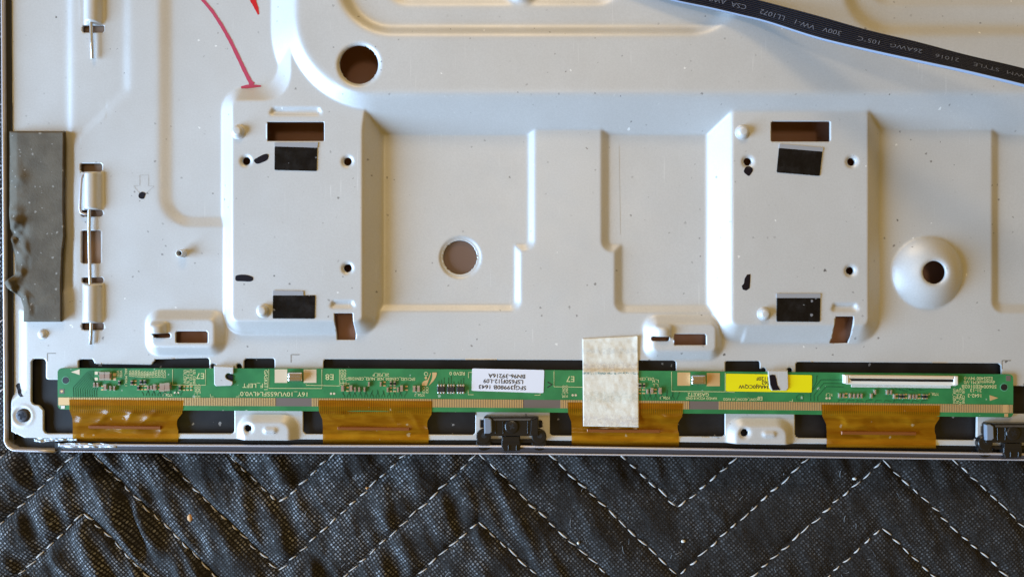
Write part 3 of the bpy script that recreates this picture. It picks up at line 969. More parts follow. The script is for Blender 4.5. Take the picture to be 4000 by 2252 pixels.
flat('pointer_mark', [(3866, 1542), (3900, 1553), (3867, 1564)], BZ + 0.7, MATS['goldpad'], board)

# bare pads and spring gaskets
cream = bpy.data.materials['cream_pad']
for (x0, y0, x1, y1, m_) in ((1073, 1441, 1122, 1494, cream), (1186, 1441, 1236, 1494, cream), (2646, 1453, 2696, 1505, MATS['goldpad']), (2761, 1455, 2812, 1507, MATS['goldpad'])):
    flat('bare_pad', [(x0, y0), (x1, y0), (x1, y1), (x0, y1)], BZ + 0.7, m_, board)
for (x0, y0, x1, y1) in ((1125, 1453, 1180, 1490), (2702, 1464, 2756, 1502)):
    # folded metal spring: arched sheet with a curled lip
    prof = [(y0, 1), (y0 + 1, 20), (y0 + 5, 26), (y0 + 10, 27), (y0 + 14, 24), (y0 + 20, 23), (y0 + 26, 25), (y1 - 4, 22), (y1, 10), (y1 + 1, 1)]
    V = []; F = []
    xs_ = [x0, x0 + 4, x1 - 8, x1 - 3, x1]
    for xi, x in enumerate(xs_):
        k = (0.86, 1, 1, 0.95, 0.7)[xi]
        for y, z in prof: V.append(P(x, y, BZ + z * k))
    m_ = len(prof)
    for i in range(4):
        for k in range(m_ - 1): F.append((i * m_ + k, i * m_ + k + 1, (i + 1) * m_ + k + 1, (i + 1) * m_ + k))
    F.append(tuple(range(m_))); F.append(tuple(range(4 * m_, 5 * m_)))
    obj('grounding_spring', V, F, MATS['gasket'], board)


# small parts: shared meshes
def cap_mesh(w, l, h, body, ends):
    """chip part lying along y: two bright ends and a body, one mesh"""
    V, F, mi = [], [], []
    for (a, b, m_, g) in ((-l / 2, -l / 2 + l * 0.27, 1, 0), (-l / 2 + l * 0.27, l / 2 - l * 0.27, 0, 0.6), (l / 2 - l * 0.27, l / 2, 1, 0)):
        o = len(V); x = w / 2 - g; t = h - g
        V += [(-x, a, 0), (x, a, 0), (x, b, 0), (-x, b, 0), (-x + 1.2, a + (1.2 if m_ and a < 0 else 0), t), (x - 1.2, a + (1.2 if m_ and a < 0 else 0), t), (x - 1.2, b - (1.2 if m_ and a > 0 else 0), t), (-x + 1.2, b - (1.2 if m_ and a > 0 else 0), t)]
        for f in ((4, 5, 6, 7), (0, 1, 5, 4), (1, 2, 6, 5), (2, 3, 7, 6), (3, 0, 4, 7)): F.append(tuple(i + o for i in f)); mi.append(m_)
    me = bpy.data.meshes.new('chip_part')
    me.from_pydata([(v[0] * S, v[1] * S, v[2] * S) for v in V], [], F)
    me.materials.append(body); me.materials.append(ends); me.polygons.foreach_set('material_index', mi); me.update()
    bm = bmesh.new(); bm.from_mesh(me); bmesh.ops.recalc_face_normals(bm, faces=bm.faces); bm.to_mesh(me); bm.free()
    return me


CAPS = {
    's': cap_mesh(9, 20, 9, MATS['capbody'], MATS['solder']), 'm': cap_mesh(13, 26, 12, MATS['capbody'], MATS['solder']),
    'h': cap_mesh(22, 34, 16, MATS['capbody'], MATS['solder']), 'r': cap_mesh(10, 20, 8, MATS['chip'], MATS['solder']),
    'p': cap_mesh(10, 19, 1.2, MATS['pcb'], MATS['goldpad']),
}
NAME = {'s': 'capacitor', 'm': 'capacitor', 'h': 'capacitor', 'r': 'resistor', 'p': 'solder_pads'}


def smd(kind, x, y, rot=0.0):
    o = bpy.data.objects.new(NAME[kind], CAPS[kind]); COL.objects.link(o)
    place(o, M(P(x, y, BZ)), board); o.location.z += 0.3 * S
    o.rotation_euler = (0, 0, rot + rng.uniform(-0.04, 0.04))


PI2 = math.pi / 2
for k, x, y in (('h', 406, 1466), ('h', 427, 1466), ('r', 393, 1458), ('s', 372, 1501), ('s', 385, 1501), ('m', 416, 1510), ('p', 400, 1514), ('s', 435, 1514), ('s', 450, 1514),
                ('r', 469, 1493), ('r', 517, 1493), ('p', 529, 1494), ('r', 553, 1491), ('r', 568, 1491), ('r', 543, 1513), ('p', 555, 1513), ('p', 568, 1513), ('s', 581, 1512), ('s', 594, 1512),
                ('m', 608, 1510), ('p', 622, 1512), ('h', 640, 1510), ('h', 660, 1508), ('r', 705, 1514), ('p', 720, 1515), ('p', 734, 1515), ('p', 748, 1515),
                ('m', 1340, 1514), ('p', 1358, 1519), ('m', 1373, 1514), ('s', 1388, 1519), ('s', 1404, 1519), ('s', 1425, 1519), ('s', 1442, 1498), ('s', 1488, 1498), ('p', 1502, 1498),
                ('r', 1527, 1496), ('r', 1542, 1496), ('s', 1515, 1520), ('p', 1527, 1520), ('p', 1542, 1520), ('s', 1555, 1520), ('m', 1570, 1514), ('p', 1588, 1515),
                ('m', 1619, 1516), ('m', 1636, 1516), ('r', 2500, 1504), ('r', 2515, 1504), ('p', 2500, 1528), ('p', 2515, 1528), ('s', 2528, 1527), ('m', 2545, 1524), ('p', 2560, 1527), ('m', 2577, 1524),
                ('s', 3277, 1543), ('s', 3292, 1543), ('p', 3305, 1543), ('s', 3318, 1543), ('s', 3333, 1544), ('s', 3348, 1544), ('s', 3362, 1544), ('s', 3401, 1544), ('s', 3415, 1529), ('s', 3463, 1530), ('s', 3477, 1530),
                ('s', 3491, 1546), ('p', 3502, 1546), ('r', 3514, 1546), ('r', 3527, 1546), ('p', 3539, 1546), ('s', 3551, 1547), ('s', 3564, 1547), ('s', 3576, 1547), ('p', 3591, 1547), ('r', 3604, 1547), ('r', 3616, 1547)):
    smd(k, x, y)
for x0, y0 in ((376, 1456), (376, 1479), (447, 1462), (447, 1479)):
    flat('test_pad', rrect(x0 - 6, y0 - 6, x0 + 6, y0 + 6, 2, 2), BZ + 0.6, cream, board)
for x0, y0 in ((683, 1533), (695, 1533), (1293, 1536), (1305, 1536), (2237, 1542), (2249, 1542), (3229, 1554), (3241, 1554)):
    flat('test_pad', circ(x0, y0, 4.5, 14), BZ + 0.6, cream, board)

# three six-legged chips
lead_me = None
for cx_ in (1724, 1762, 1800):
    q = P(cx_, 1518, BZ)
    ch = prism('driver_ic', [(q[0] - 15, q[1] - 10), (q[0] + 15, q[1] - 10), (q[0] + 15, q[1] + 10), (q[0] - 15, q[1] + 10)], BZ + 1.5, BZ + 13, MATS['chip'], board, 2.0, 1)
    for sx in (-10.5, 0, 10.5):
        for sy in (-1, 1):
            lx, ly = q[0] + sx, q[1] + sy * 13.5
            prism('lead', rrect(lx - 3.8, ly - 5, lx + 3.8, ly + 5, 2.5, 3), BZ + 0.3, BZ + 5, MATS['solder'], ch, 1.8, 1)

# connector
cn = [(3296, 1463), (3744, 1468), (3744, 1502), (3734, 1506), (3310, 1500), (3298, 1496)]
con = prism('connector', pol(cn, BZ + 14), BZ, BZ + 14, MATS['connw'], board, 2, 1)
prism('latch_bar', pol([(3318, 1464), (3726, 1468), (3726, 1480), (3318, 1476)], BZ + 20), BZ + 10, BZ + 20, MATS['conn'], con, 2, 1)
prism('socket_slot', pol([(3320, 1477), (3736, 1481), (3736, 1491), (3326, 1487)], BZ + 15), BZ + 10, BZ + 14.6, MATS['chip'], con)
for x0 in (3300, 3728):
    prism('end_cap', pol([(x0, 1464 + (x0 - 3300) * 0.011), (x0 + 15, 1464 + (x0 - 3300) * 0.011), (x0 + 15, 1497 + (x0 - 3300) * 0.011), (x0, 1497 + (x0 - 3300) * 0.011)], BZ + 21), BZ, BZ + 21, MATS['connw'], con, 2.5, 1)
parts = []
for i in range(96):
    x0 = 3326 + i * 4.05; y0 = 1501 + (x0 - 3326) * 0.0105
    parts.append(prism_vf(pol([(x0, y0), (x0 + 2.6, y0), (x0 + 2.6, y0 + 10), (x0, y0 + 10)], BZ + 3), BZ, BZ + 3))
V, F = join_vf(parts); tag(obj('connector_pins', V, F, MATS['connw'], con), kind='stuff')

# copper runs under the mask (raised lines of the same lacquer)
runs = []


def run(pts, w=2.2):
    q = [P(x, y, BZ)[:2] for x, y in pts]
    V, F = sweep_vf(q, [(-w / 2, BZ), (-w / 2, BZ + 0.8), (w / 2, BZ + 0.8), (w / 2, BZ)])
    runs.append((V, F))


for i in range(11):
    run([(288 + i * 9, 1549), (286 + i * 9, 1512 + i * 1.5), (332 + i * 5, 1462 + i * 4.5), (345 + i * 3, 1449 + i * 4.2), (366, 1449 + i * 4.2)])
for x0, n_ in ((1345, 22), (560, 14), (2520, 12)):
    for i in range(n_):
        xx = x0 + i * 11.2; k = ((i * 7) % 5) * 2.2
        run([(xx, 1551 + (x0 - 1345) * 0.008), (xx, 1544 + (x0 - 1345) * 0.008), (xx + (8 if i % 2 else -6), 1536 - k + (x0 - 1345) * 0.008), (xx + (8 if i % 2 else -6), 1530 - k)])
for i, (y0, xa) in enumerate(((1482, 3206), (1496, 3216), (1509, 3226))):
    run([(3165 + i * 14, 1565), (3165 + i * 14, 1535 + i * 6), (xa, y0), (3294, y0 + 1)], 2.6)
run([(3190, 1466), (3188, 1490), (3172, 1520)], 2.4); run([(3110, 1548), (3120, 1540), (3136, 1540), (3136, 1560), (3112, 1560), (3110, 1548)], 2.4)
for i in range(8): run([(3500 + i * 13, 1512), (3500 + i * 13, 1520 + (i % 3) * 3), (3520 + i * 13, 1520 + (i % 3) * 3)], 2.0)
for i in range(10): run([(3270 + i * 36, 1576 + i * 0.4), (3276 + i * 36, 1562), (3300 + i * 36, 1560 + (i % 3) * 3)], 2.0)
for cx_ in (1724, 1762, 1800):
    for j, sx in enumerate((-10.5, 0, 10.5)):
        run([(cx_ + sx, 1500), (cx_ + sx, 1488 - ((j * 5 + cx_) % 4) * 7)], 2.4)
V, F = join_vf(runs); tag(obj('copper_runs', V, F, MATS['trace'], board), kind='stuff')


# silkscreen lines
def line(pts, w=2.2, material=None, parent=None, name='silkscreen_line', z=None):
    z = BZ + 0.9 if z is None else z
    q = [P(x, y, z)[:2] for x, y in pts]
    V, F = sweep_vf(q, [(-w / 2, z - 0.6), (-w / 2, z), (w / 2, z), (w / 2, z - 0.6)], True)
    return obj(name, V, F, material or MATS['silk'], parent or board)


line([(674, 1442), (674, 1502), (803, 1503), (803, 1442)])
line([(1050, 1441), (1050, 1515), (1257, 1516), (1257, 1441)]); line([(1196, 1498), (1196, 1503), (1326, 1506), (1326, 1442)])
line([(1846, 1453), (1830, 1453), (1830, 1475)]); line([(1829, 1522), (1829, 1540), (1850, 1540)]); line([(2088, 1542), (2110, 1542), (2110, 1534)])
line([(2164, 1449), (2164, 1509), (2280, 1511)]); line([(2623, 1451), (2624, 1527), (2834, 1529)]); line([(2833, 1455), (2833, 1529), (2870, 1531)])
line([(822, 1538), (822, 1548), (834, 1548)], 1.8); line([(934, 1540), (934, 1548), (922, 1548)], 1.8); line([(3083, 1566), (3096, 1567), (3096, 1558)], 1.8)
line([(1999 + 140, 1491), (2156, 1501), (2138, 1512)], 4.5, MATS['print'], name='pen_tick')


# lettering
def text(s, x, y, size, rot, z, material, parent, name='printed_text', sx=1.0, bold=0.0, shear=0.0, true=False, tilt=None):
    cu = bpy.data.curves.new(name, 'FONT'); cu.body = s; cu.size = size * S * 1.38; cu.align_x = 'CENTER'; cu.align_y = 'CENTER'
    cu.offset = bold * S; cu.shear = shear; cu.resolution_u = 3; cu.fill_mode = 'FRONT'
    tmp = bpy.data.objects.new('tmp_text', cu); COL.objects.link(tmp)
    bpy.context.view_layer.update()
    me = bpy.data.meshes.new_from_object(tmp.evaluated_get(bpy.context.evaluated_depsgraph_get()))
    bpy.data.objects.remove(tmp); bpy.data.curves.remove(cu)
    me.name = name; me.materials.clear(); me.materials.append(material)
    me.transform(Matrix.Diagonal((sx, 1, 1, 1)))
    o = bpy.data.objects.new(name, me); COL.objects.link(o)
    place(o, M(P(x, y, z) if not true else (x, y, z)), parent)
    if tilt is None: o.rotation_euler = (0, 0, rot)
    else: o.rotation_euler = tilt
    return o


UP = math.pi - 0.008            # all board lettering stands on its head seen from here
DN = -math.pi / 2
TZ = BZ + 0.9


def silk(s, x, y, size, rot=UP, sx=1.0, bold=0.25, shear=0): text(s, x, y, size, rot, TZ, MATS['silk'], board, 'silkscreen_text', sx, bold, shear)


silk('16Y_10VU65SFL4LV0.0', 1072, 1537, 17, sx=1.18)
silk('F_LEFT', 988, 1504, 17, sx=1.15); silk('GASKET1', 1038, 1484, 14, DN, 1.02); silk('GASKET2', 2728, 1539, 14, sx=1.05)
silk('E7', 783, 1466, 23, sx=1.05); silk('E8', 1288, 1470, 23, sx=1.1); silk('E7', 2229, 1478, 23, sx=1.05); silk('E8', 2969, 1554, 15)
for s_, x in (('USI_CEN0', 758), ('IO_P IO_N', 745), ('IE_P IL_N', 733), ('USI_CEN1', 722)): silk(s_, x, 1471, 10.5, DN, 0.88)
silk('CONT_11', 777, 1527, 11, DN, 0.82); silk('CONT_12', 765, 1527, 11, DN, 0.82)
silk('SFC1US2_CEN020_N2E_NUS2_CEN1DSF', 1491, 1478, 11.5, sx=0.93); silk('20_P2E_P', 1488, 1462, 11.5)
silk('CONT_22', 1346, 1474, 11, DN, 0.95); silk('CONT_21', 1334, 1474, 11, DN, 0.95); silk('Y1_2', 1358, 1486, 11, DN, 0.95)
silk('REV0 0', 1786, 1457, 13, sx=1.15); silk('CK2', 1668, 1522, 10, DN); silk('CK3', 1655, 1522, 10, DN)
for s_, x, y in (('Y726_1', 655, 1541), ('Y726_2', 1640, 1541), ('Y726_3', 2598, 1552), ('Y726_4', 3648, 1538), ('Y1_3', 3240, 1540)): silk(s_, x, y, 10, sx=0.95, shear=0.2)
silk('CONT_42CONT_41 AVDD', 2892, 1558, 10, sx=0.82); silk('HAVDD VCCA18 GND', 2740, 1554, 10, sx=0.88)
silk('US3_CEN0', 2520, 1478, 11); silk('L_H', 2561, 1487, 11); silk('L_L', 2561, 1503, 11)
silk('CONT_31', 2213, 1528, 10, DN, 0.8); silk('CONT_32', 2201, 1528, 10, DN, 0.8)
silk('E255400 94V-0', 3822, 1476, 13, sx=1.0); silk('dynamicKM1-V0', 3826, 1491, 13.5, sx=0.98); silk('S06004EE0102B', 3825, 1508, 13.5, sx=1.12)
silk('31-13', 3812, 1523, 13, sx=1.1); silk('1642-3', 3808, 1543, 14, sx=1.05)
for s_, x in (('USI_CEN0', 3763), ('4O_P4O_N', 3751), ('4E_P4E_N', 3739), ('US4_CEN1', 3727)): silk(s_, x, 1546, 10, DN, 0.95)
silk('VCS2', 472, 1459, 9.5, DN, 0.9); silk('VCS1', 460, 1459, 9.5, DN, 0.9); silk('ASG_MON_1', 492, 1473, 9, DN, 0.98)
for i, (s_, h_) in enumerate((('VEE1', 5), ('VEE2', 5), ('VRR1', 4), ('VRR2', 4), ('VEE3', 0), ('VEE4', 0), ('VER1', -2), ('VEL1', -3), ('VEL2', 0), ('VAA1', 3), ('VAA2', 5), ('VCC1', 4), ('VCC2', 2))):
    silk(s_, 508 + i * 11.2, 1461 - h_ * 0.6, 9.5, DN, 0.95)

# maker's emblem: two crossed swooshes, a dot and a ring
def crop5(u, v): return (1600 + u / 3.222, 1350 + v / 3.222)


for pts in ([(285, 334), (342, 334), (341, 360), (328, 398), (300, 440), (262, 480), (238, 500), (258, 466), (276, 425), (286, 384)],
            [(262, 340), (270, 340), (248, 410), (226, 470), (214, 500), (155, 500), (156, 470), (172, 446), (200, 432), (224, 428), (240, 398)]):
    flat('emblem_swoosh', [crop5(*q) for q in pts], BZ + 0.9, MATS['goldpad'], board)
flat('emblem_dot', circ(*crop5(205, 402), 5, 16), BZ + 0.9, MATS['goldpad'], board)
flat('emblem_ring', circ(*crop5(207, 352), 8, 20), BZ + 0.9, MATS['silk'], board)
flat('emblem_ring_gap', circ(*crop5(207, 352), 5.6, 18), BZ + 1.1, MATS['pcb'], board)


# flex films
def flex(x0, x1, y0, y1, seed, waist, groove=False):
    ny, nx = 44, 84
    v = np.linspace(0, 1, ny)[:, None] * np.ones((1, nx)); u = np.ones((ny, 1)) * np.linspace(0, 1, nx)[None, :]
    taper = np.interp(v, [0, 0.25, 0.45, 0.6, 1], [0, 0.1, 0.9, 1.0, 1.0])
    xa = x0 + taper * waist[0]; xb_ = x1 - taper * waist[1] + 6 * np.sin(v * 9) * (v > 0.3) * (v < 0.7)
    X = xa + (xb_ - xa) * u; Y = y0 + (y1 - y0) * v + 3 * u * (x1 - x0) / 450 * 1.2
    prof = np.interp(v, [0, 0.22, 0.30, 0.42, 0.55, 0.68, 0.80, 0.88, 0.94, 1.0], [BZ + 2.5, BZ + 2.5, BZ + 1, 8, 4, 9, 6, 4, -5, -19])
    amp = np.interp(v, [0, 0.22, 0.35, 0.85, 1], [0, 0.1, 1, 0.6, 0.1])
    Z = prof + amp * (15 * vnoise((X + 60 * vnoise(X, Y, 90, seed + 4)) * 0.4, Y * 1.5, 48, seed) + 4 * vnoise(X * 0.6, Y, 24, seed + 1) - 14 * np.abs(vnoise((X + Y * (0.8 if seed % 2 else -0.7)) * 0.5, Y * 0.8 + X * 0.15, 44, seed + 7)))
    if groove:
        k = np.clip((v - 0.76) / 0.06, 0, 1)
        Z = Z * (1 - k) + k * np.interp(v, [0.76, 0.855, 0.865, 0.925, 0.94, 0.97, 1.0], [5, 5, 5.4, 10.8, 11, 4, -19])
    Z = np.where(v < 0.93, np.maximum(Z, 2.5), Z)
    wx = (X - CX) * (D - Z) / D + CX; wy = (Y - CY) * (D - Z) / D + CY
    f = grid_obj('flex_film', wx, wy, Z, MATS['flex'], board)
    # the long driver die showing as a copper bar
    cy_ = y0 + (y1 - y0) * 0.66; a, b = x0 + (x1 - x0) * 0.17, x0 + (x1 - x0) * 0.80
    prism('driver_bar', pol([(a, cy_ - 7), (b, cy_ - 4), (b, cy_ + 8), (a, cy_ + 5)], 14), 2, 14, MATS['copper'], f, 1.5, 1)
    return f


flex(270, 716, 1559, 1724, 21, (14, 20))
flex(1243, 1688, 1561, 1731, 32, (18, 14))
flex(2217, 2668, 1570, 1739, 43, (16, 16))
flex(3209, 3672, 1579, 1748, 54, (20, 16), True)

# ------------------------------------------------------------------ stickers, tapes, foam
Z = BZ + 1.6
wl = empty('paper_label', P(1983, 1485, BZ), 'white printed paper label stuck on the middle of the green board', 'label')
q = [(1844, 1438), (2126, 1444), (2123, 1534), (1842, 1525)]


def quad_round(q, r=5):
    pts = []
    for i in range(4):
        p0, p1, p2 = Vector(q[i - 1]), Vector(q[i]), Vector(q[(i + 1) % 4])
        a = p1 + (p0 - p1).normalized() * r; b = p1 + (p2 - p1).normalized() * r
        for k in range(5):
            t = k / 4; pts.append(tuple((1 - t) ** 2 * a + 2 * t * (1 - t) * p1 + t * t * b))
    return pts


prism('paper', pol(quad_round(q), Z), BZ + 0.3, Z, MATS['white'], wl)
R2 = math.pi - 0.028
for s_, x, y, k in (('BN96-39216A', 1980, 1467, 1.12), ('LSF650FJ12-L09', 1966, 1488, 1.10), ('SFGJ39980B 1643', 1962, 1511, 1.16)):
    text(s_, x, y, 16, R2, Z + 0.5, MATS['print'], wl, 'printed_text', k, 0.35)
yl = empty('yellow_label', P(3003, 1495, BZ), 'bright yellow printed label held under the bent metal tab', 'label')
prism('paper', pol(quad_round([(2836, 1458), (3172, 1464), (3171, 1532), (2836, 1527)]), Z), BZ + 0.3, Z, MATS['yellow'], yl)
for s_, x, y, k in (('1120F', 2979, 1477, 1.05), ('062', 2990, 1493, 1.05), ('S34A6J0CQW', 2950, 1509, 1.12)):
    text(s_, x, y, 14, UP, Z + 0.5, MATS['print'], yl, 'printed_text', k, 0.25)

# masking tape draped over sheet, board and film
ny, nx = 70, 44
v = np.linspace(0, 1, ny)[:, None] * np.ones((1, nx)); u = np.ones((ny, 1)) * np.linspace(0, 1, nx)[None, :]
c00, c10, c11, c01 = (2275, 1322), (2493, 1311), (2496, 1667), (2278, 1663)
X = (c00[0] * (1 - u) + c10[0] * u) * (1 - v) + (c01[0] * (1 - u) + c11[0] * u) * v
Y = (c00[1] * (1 - u) + c10[1] * u) * (1 - v) + (c01[1] * (1 - u) + c11[1] * u) * v
base_z = np.interp(Y, [1300, 1330, 1398, 1420, 1440, 1449, 1455, 1560, 1600, 1640, 1680], [7, 4, 4, 3, 7, BZ + 4, BZ + 5, BZ + 6, BZ + 7, BZ + 8, BZ + 11])
Zt = base_z + 3.0 * vnoise(X, Y, 60, 9) + 1.6 * vnoise(X, Y, 16, 10) + 5 * np.clip((u - 0.9) / 0.1, 0, 1) * np.clip((0.3 - v) / 0.3, 0, 1)
wx = (X - CX) * (D - Zt) / D + CX; wy = (Y - CY) * (D - Zt) / D + CY
tape = grid_obj('masking_tape', wx, wy, Zt, MATS['masking'], None, thick=2.0)
tag(tape, 'short strip of cream masking tape running down across the green board', 'tape')

# black adhesive pads on the two raised boxes
for q, strip, lab in (
        ([(1073, 571), (1239, 577), (1237, 668), (1072, 664)], [(1072, 557), (1242, 556), (1240, 577), (1073, 572)], 'black adhesive pad with torn backing just below the left box\'s upper rectangular hole'),
        ([(1066, 1153), (1231, 1153), (1229, 1244), (1065, 1243)], [(1067, 1134), (1185, 1136), (1185, 1153), (1066, 1153)], 'creased black adhesive pad beside the lower rivet of the left box'),
        ([(3043, 578), (3213, 592), (3202, 687), (3034, 673)], [(3046, 562), (3215, 577), (3213, 592), (3043, 578)], 'tilted black adhesive pad below the right box\'s rectangular hole'),
        ([(3034, 1163), (3205, 1163), (3203, 1256), (3033, 1255)], [(3034, 1146), (3205, 1146), (3205, 1163), (3034, 1163)], 'black adhesive pad beside the lower rivet of the right box')):
    cx_, cy_ = sum(a[0] for a in q) / 4, sum(a[1] for a in q) / 4
    e = empty('adhesive_pad', on(cx_, cy_), lab, 'adhesive pad', 'black adhesive pads on the raised boxes')
    prism('pad', pol(quad_round(q, 5), H1 + 2), H1 - 1, H1 + 3, MATS['tape'], e, 0.8, 1)
    prism('backing_strip', pol(strip, H1 + 3), H1 - 1, H1 + 3.4, MATS['tapeback'], e)

# foam strip with crumpled outer edge
ny, nx = 150, 46
v = np.linspace(0, 1, ny)[:, None] * np.ones((1, nx)); u = np.ones((ny, 1)) * np.linspace(0, 1, nx)[None, :]
yy = 512 + (1256 - 512) * v
xl = np.interp(yy, [512, 840, 880, 930, 1000, 1070, 1100, 1125, 1160, 1200, 1256], [36, 36, 40, 40, 58, 60, 16, 28, 80, 92, 92])
xr = np.interp(yy, [512, 780, 850, 920, 980, 1080, 1256], [253, 251, 252, 254, 246, 242, 240])
X = xl + (xr - xl) * u; Y = yy - 3 * (1 - u) * 0
zb = hz(np.maximum(X, 44), Y)
edge = np.clip(u / 0.14, 0, 1); er = np.clip((1 - u) / 0.02, 0, 1); ev = np.clip(np.minimum(v, 1 - v) / 0.006, 0, 1)
Zf = -13 + np.maximum(zb + 13, 0) * 0.6 + (6 + 26 * np.minimum(np.minimum(np.sqrt(edge), er), ev))
crum = np.clip((0.34 - u) / 0.34, 0, 1) * np.interp(yy, [512, 800, 880, 930, 1000, 1090, 1130, 1256], [0.04, 0.12, 0.9, 0.9, 0.5, 1.0, 0.8, 0.15])
Zf = Zf + crum * (62 * vnoise(X * 1.6, Y, 60, 61) + 40 * vnoise(X, Y, 24, 62) + 10) + 3 * vnoise(X, Y, 110, 63)
for bx_, by_, rr_, hh_ in ((62, 915, 34, -26), (52, 870, 26, 18), (46, 1112, 34, -24), (28, 1098, 26, 22), (80, 690, 26, 8)):
    Zf = Zf + hh_ * np.exp(-((X - bx_) ** 2 + (Y - by_) ** 2) / (rr_ ** 2))
wx = (X - CX) * (D - Zf) / D + CX; wy = (Y - CY) * (D - Zf) / D + CY
foam = grid_obj('foam_strip', wx, wy, Zf, MATS['foam'], None, thick=22.0)
tag(foam, 'dusty dark grey foam strip with a crumpled left edge beside the side trim', 'foam strip')

# ------------------------------------------------------------------ spring rods
def rod(name, pts, label):
    e = empty(name, (pts[0][0], pts[0][1], 0), label, 'wire rod', 'thin metal rods threaded through the left slots')
    tube('rod', [P(*p) for p in pts], 6.0, MATS['steel'], e, 10)
    return e


r1_ = rod('wire_rod', [(357, -200, 12), (357, 60, 12), (356, 90, 10), (358, 160, 9), (361, 229, 8)], 'thin steel rod end poking from the bridge at the top left')
r2_ = rod('wire_rod', [(352, 800, 16), (349, 822, 14), (348, 900, 13), (350, 1000, 13), (352, 1090, 13), (356, 1150, 12), (358, 1255, 12), (356, 1290, 11), (354, 1344, 10)], 'long bright steel rod crossing the rectangular opening beside the foam strip')
tube('wire_clip', [P(*p) for p in ((346, 676, 18), (332, 676, 20), (322, 684, 20), (318, 700, 20), (314, 770, 20), (312, 815, 20), (316, 830, 18), (328, 836, 16), (347, 837, 14))], 5.0, MATS['chrome'], r2_, 10)


# ------------------------------------------------------------------ black plastic brackets
def bracket(dx, dy, label, full=True):
    e = empty('plastic_bracket', (1998 + dx, 1690 + dy, 0), label, 'bracket', 'black plastic brackets on the near edge')
    T = lambda pts, z: pol([(x + dx, y + dy) for x, y in pts], z)
    body = prism('body', T([(1889, 1631), (1896, 1624), (1930, 1626), (2085, 1625), (2104, 1628), (2104, 1702), (1890, 1702)], 26), 0, 26, MATS['black'], e, 3, 2)
    prism('side_wedge', T([(1891, 1632), (1908, 1631), (1920, 1638), (1922, 1685), (1914, 1692), (1892, 1693)], 36), 20, 36, mat('dull_plastic', (0.20, 0.23, 0.28), 0.6), body, 4, 2)
    prism('raised_lip', T([(1918, 1627), (2098, 1626), (2098, 1632), (1924, 1634)], 40), 20, 40, MATS['black'], body, 2, 2)
    prism('lip_slope', T([(1924, 1632), (2080, 1632), (2070, 1641), (1930, 1641)], 31), 20, 31, mat('brown_plastic', (0.10, 0.075, 0.055), 0.5), body, 1.5, 1)  # brown facet below the lip, lighter than the body
    prism('end_cheek', T([(2075, 1640), (2103, 1630), (2103, 1700), (2070, 1700)], 33), 20, 33, MATS['black'], body, 3, 2)
    for x0 in (1934, 1964, 2060): prism('rib', T([(x0, 1643), (x0 + 3, 1643), (x0 + 3, 1692), (x0, 1692)], 29), 20, 29, MATS['black'], body, 0.8, 1)
    q = P(1999 + dx, 1665 + dy, 32); V, F = dome_vf(q[0], q[1], 24, 29, 8, 30, 4, flat=20); s_ = obj('screw', V, F, MATS['black'], e, True)
    cross(q[0], q[1], 12, 0.5, 31.6, 32.6, MATS['blackrough'], s_)
    for kx in (1889, 2106):
        a = P(kx + dx, 1704 + dy, 22); b = prism('roller', circ(a[0], a[1], 29, 30), -24, 22, MATS['black'], e, 5, 3)
        c = P(kx + dx, 1730 + dy, 6); prism('roller_flange', circ(c[0], c[1], 30, 30), -40, 4, MATS['black'], b, 4, 2)
        prism('roller_bore_shade', circ(a[0] + 2, a[1] - 5, 11, 20), 21, 22.6, MATS['blackrough'], b)  # flat black disc painted for the shade in the roller's bore
    arm = prism('cross_arm', T([(1900, 1714), (2100, 1714), (2080, 1728), (1930, 1728)], 10), -20, 10, MATS['black'], e, 3, 2)
    hook = prism('hook', T([(1960, 1704), (2032, 1704), (2034, 1735), (2030, 1760), (1966, 1762), (1958, 1740)], 18), -60, 18, MATS['black'], e, 5, 3)
    prism('hook_ledge', T([(1962, 1704), (2030, 1704), (2030, 1724), (1962, 1724)], 26), 10, 26, MATS['black'], hook, 3, 2)
    for x0 in (1985, 2016): prism('hook_rib', T([(x0, 1738), (x0 + 4, 1738), (x0 + 5, 1758), (x0 - 1, 1758)], 22), 10, 22, MATS['black'], hook, 1.5, 1)
    return e


bracket(0, 0, 'black plastic bracket with a screw below the white paper label')
bracket(1962, 26, 'black plastic bracket cut by the right border of the picture')

# crumpled foil scraps under the left corner
V, F = [], []
ny, nx = 9, 60
uu = np.linspace(0, 1, nx)[None, :] * np.ones((ny, 1)); vv = np.linspace(0, 1, ny)[:, None] * np.ones((1, nx))
for (x0, y0, x1, y1, wd, sd_) in ((128, 1718, 300, 1716, 16, 71), (228, 1736, 460, 1738, 17, 81)):
    X = x0 + (x1 - x0) * uu; Y = y0 + (y1 - y0) * uu + wd * (vv - 0.5) * (0.7 + 0.8 * vnoise(X, X * 0, 40, sd_) + 0.3)
    Zc = 4 + 10 * vnoise(X, Y * 2, 26, sd_ + 1) + 6 * vnoise(X, Y * 2, 11, sd_ + 2) + (2 if x0 > 200 else -12)
    o = grid_obj('foil_scrap', X, Y, Zc, MATS['foil'], None, thick=1.5)
    tag(o, 'crumpled silver foil shred lying in the dark gap at the lower left corner' if x0 < 200 else 'long crumpled silver foil strip lying along the lower trim near the first flex film', 'foil')

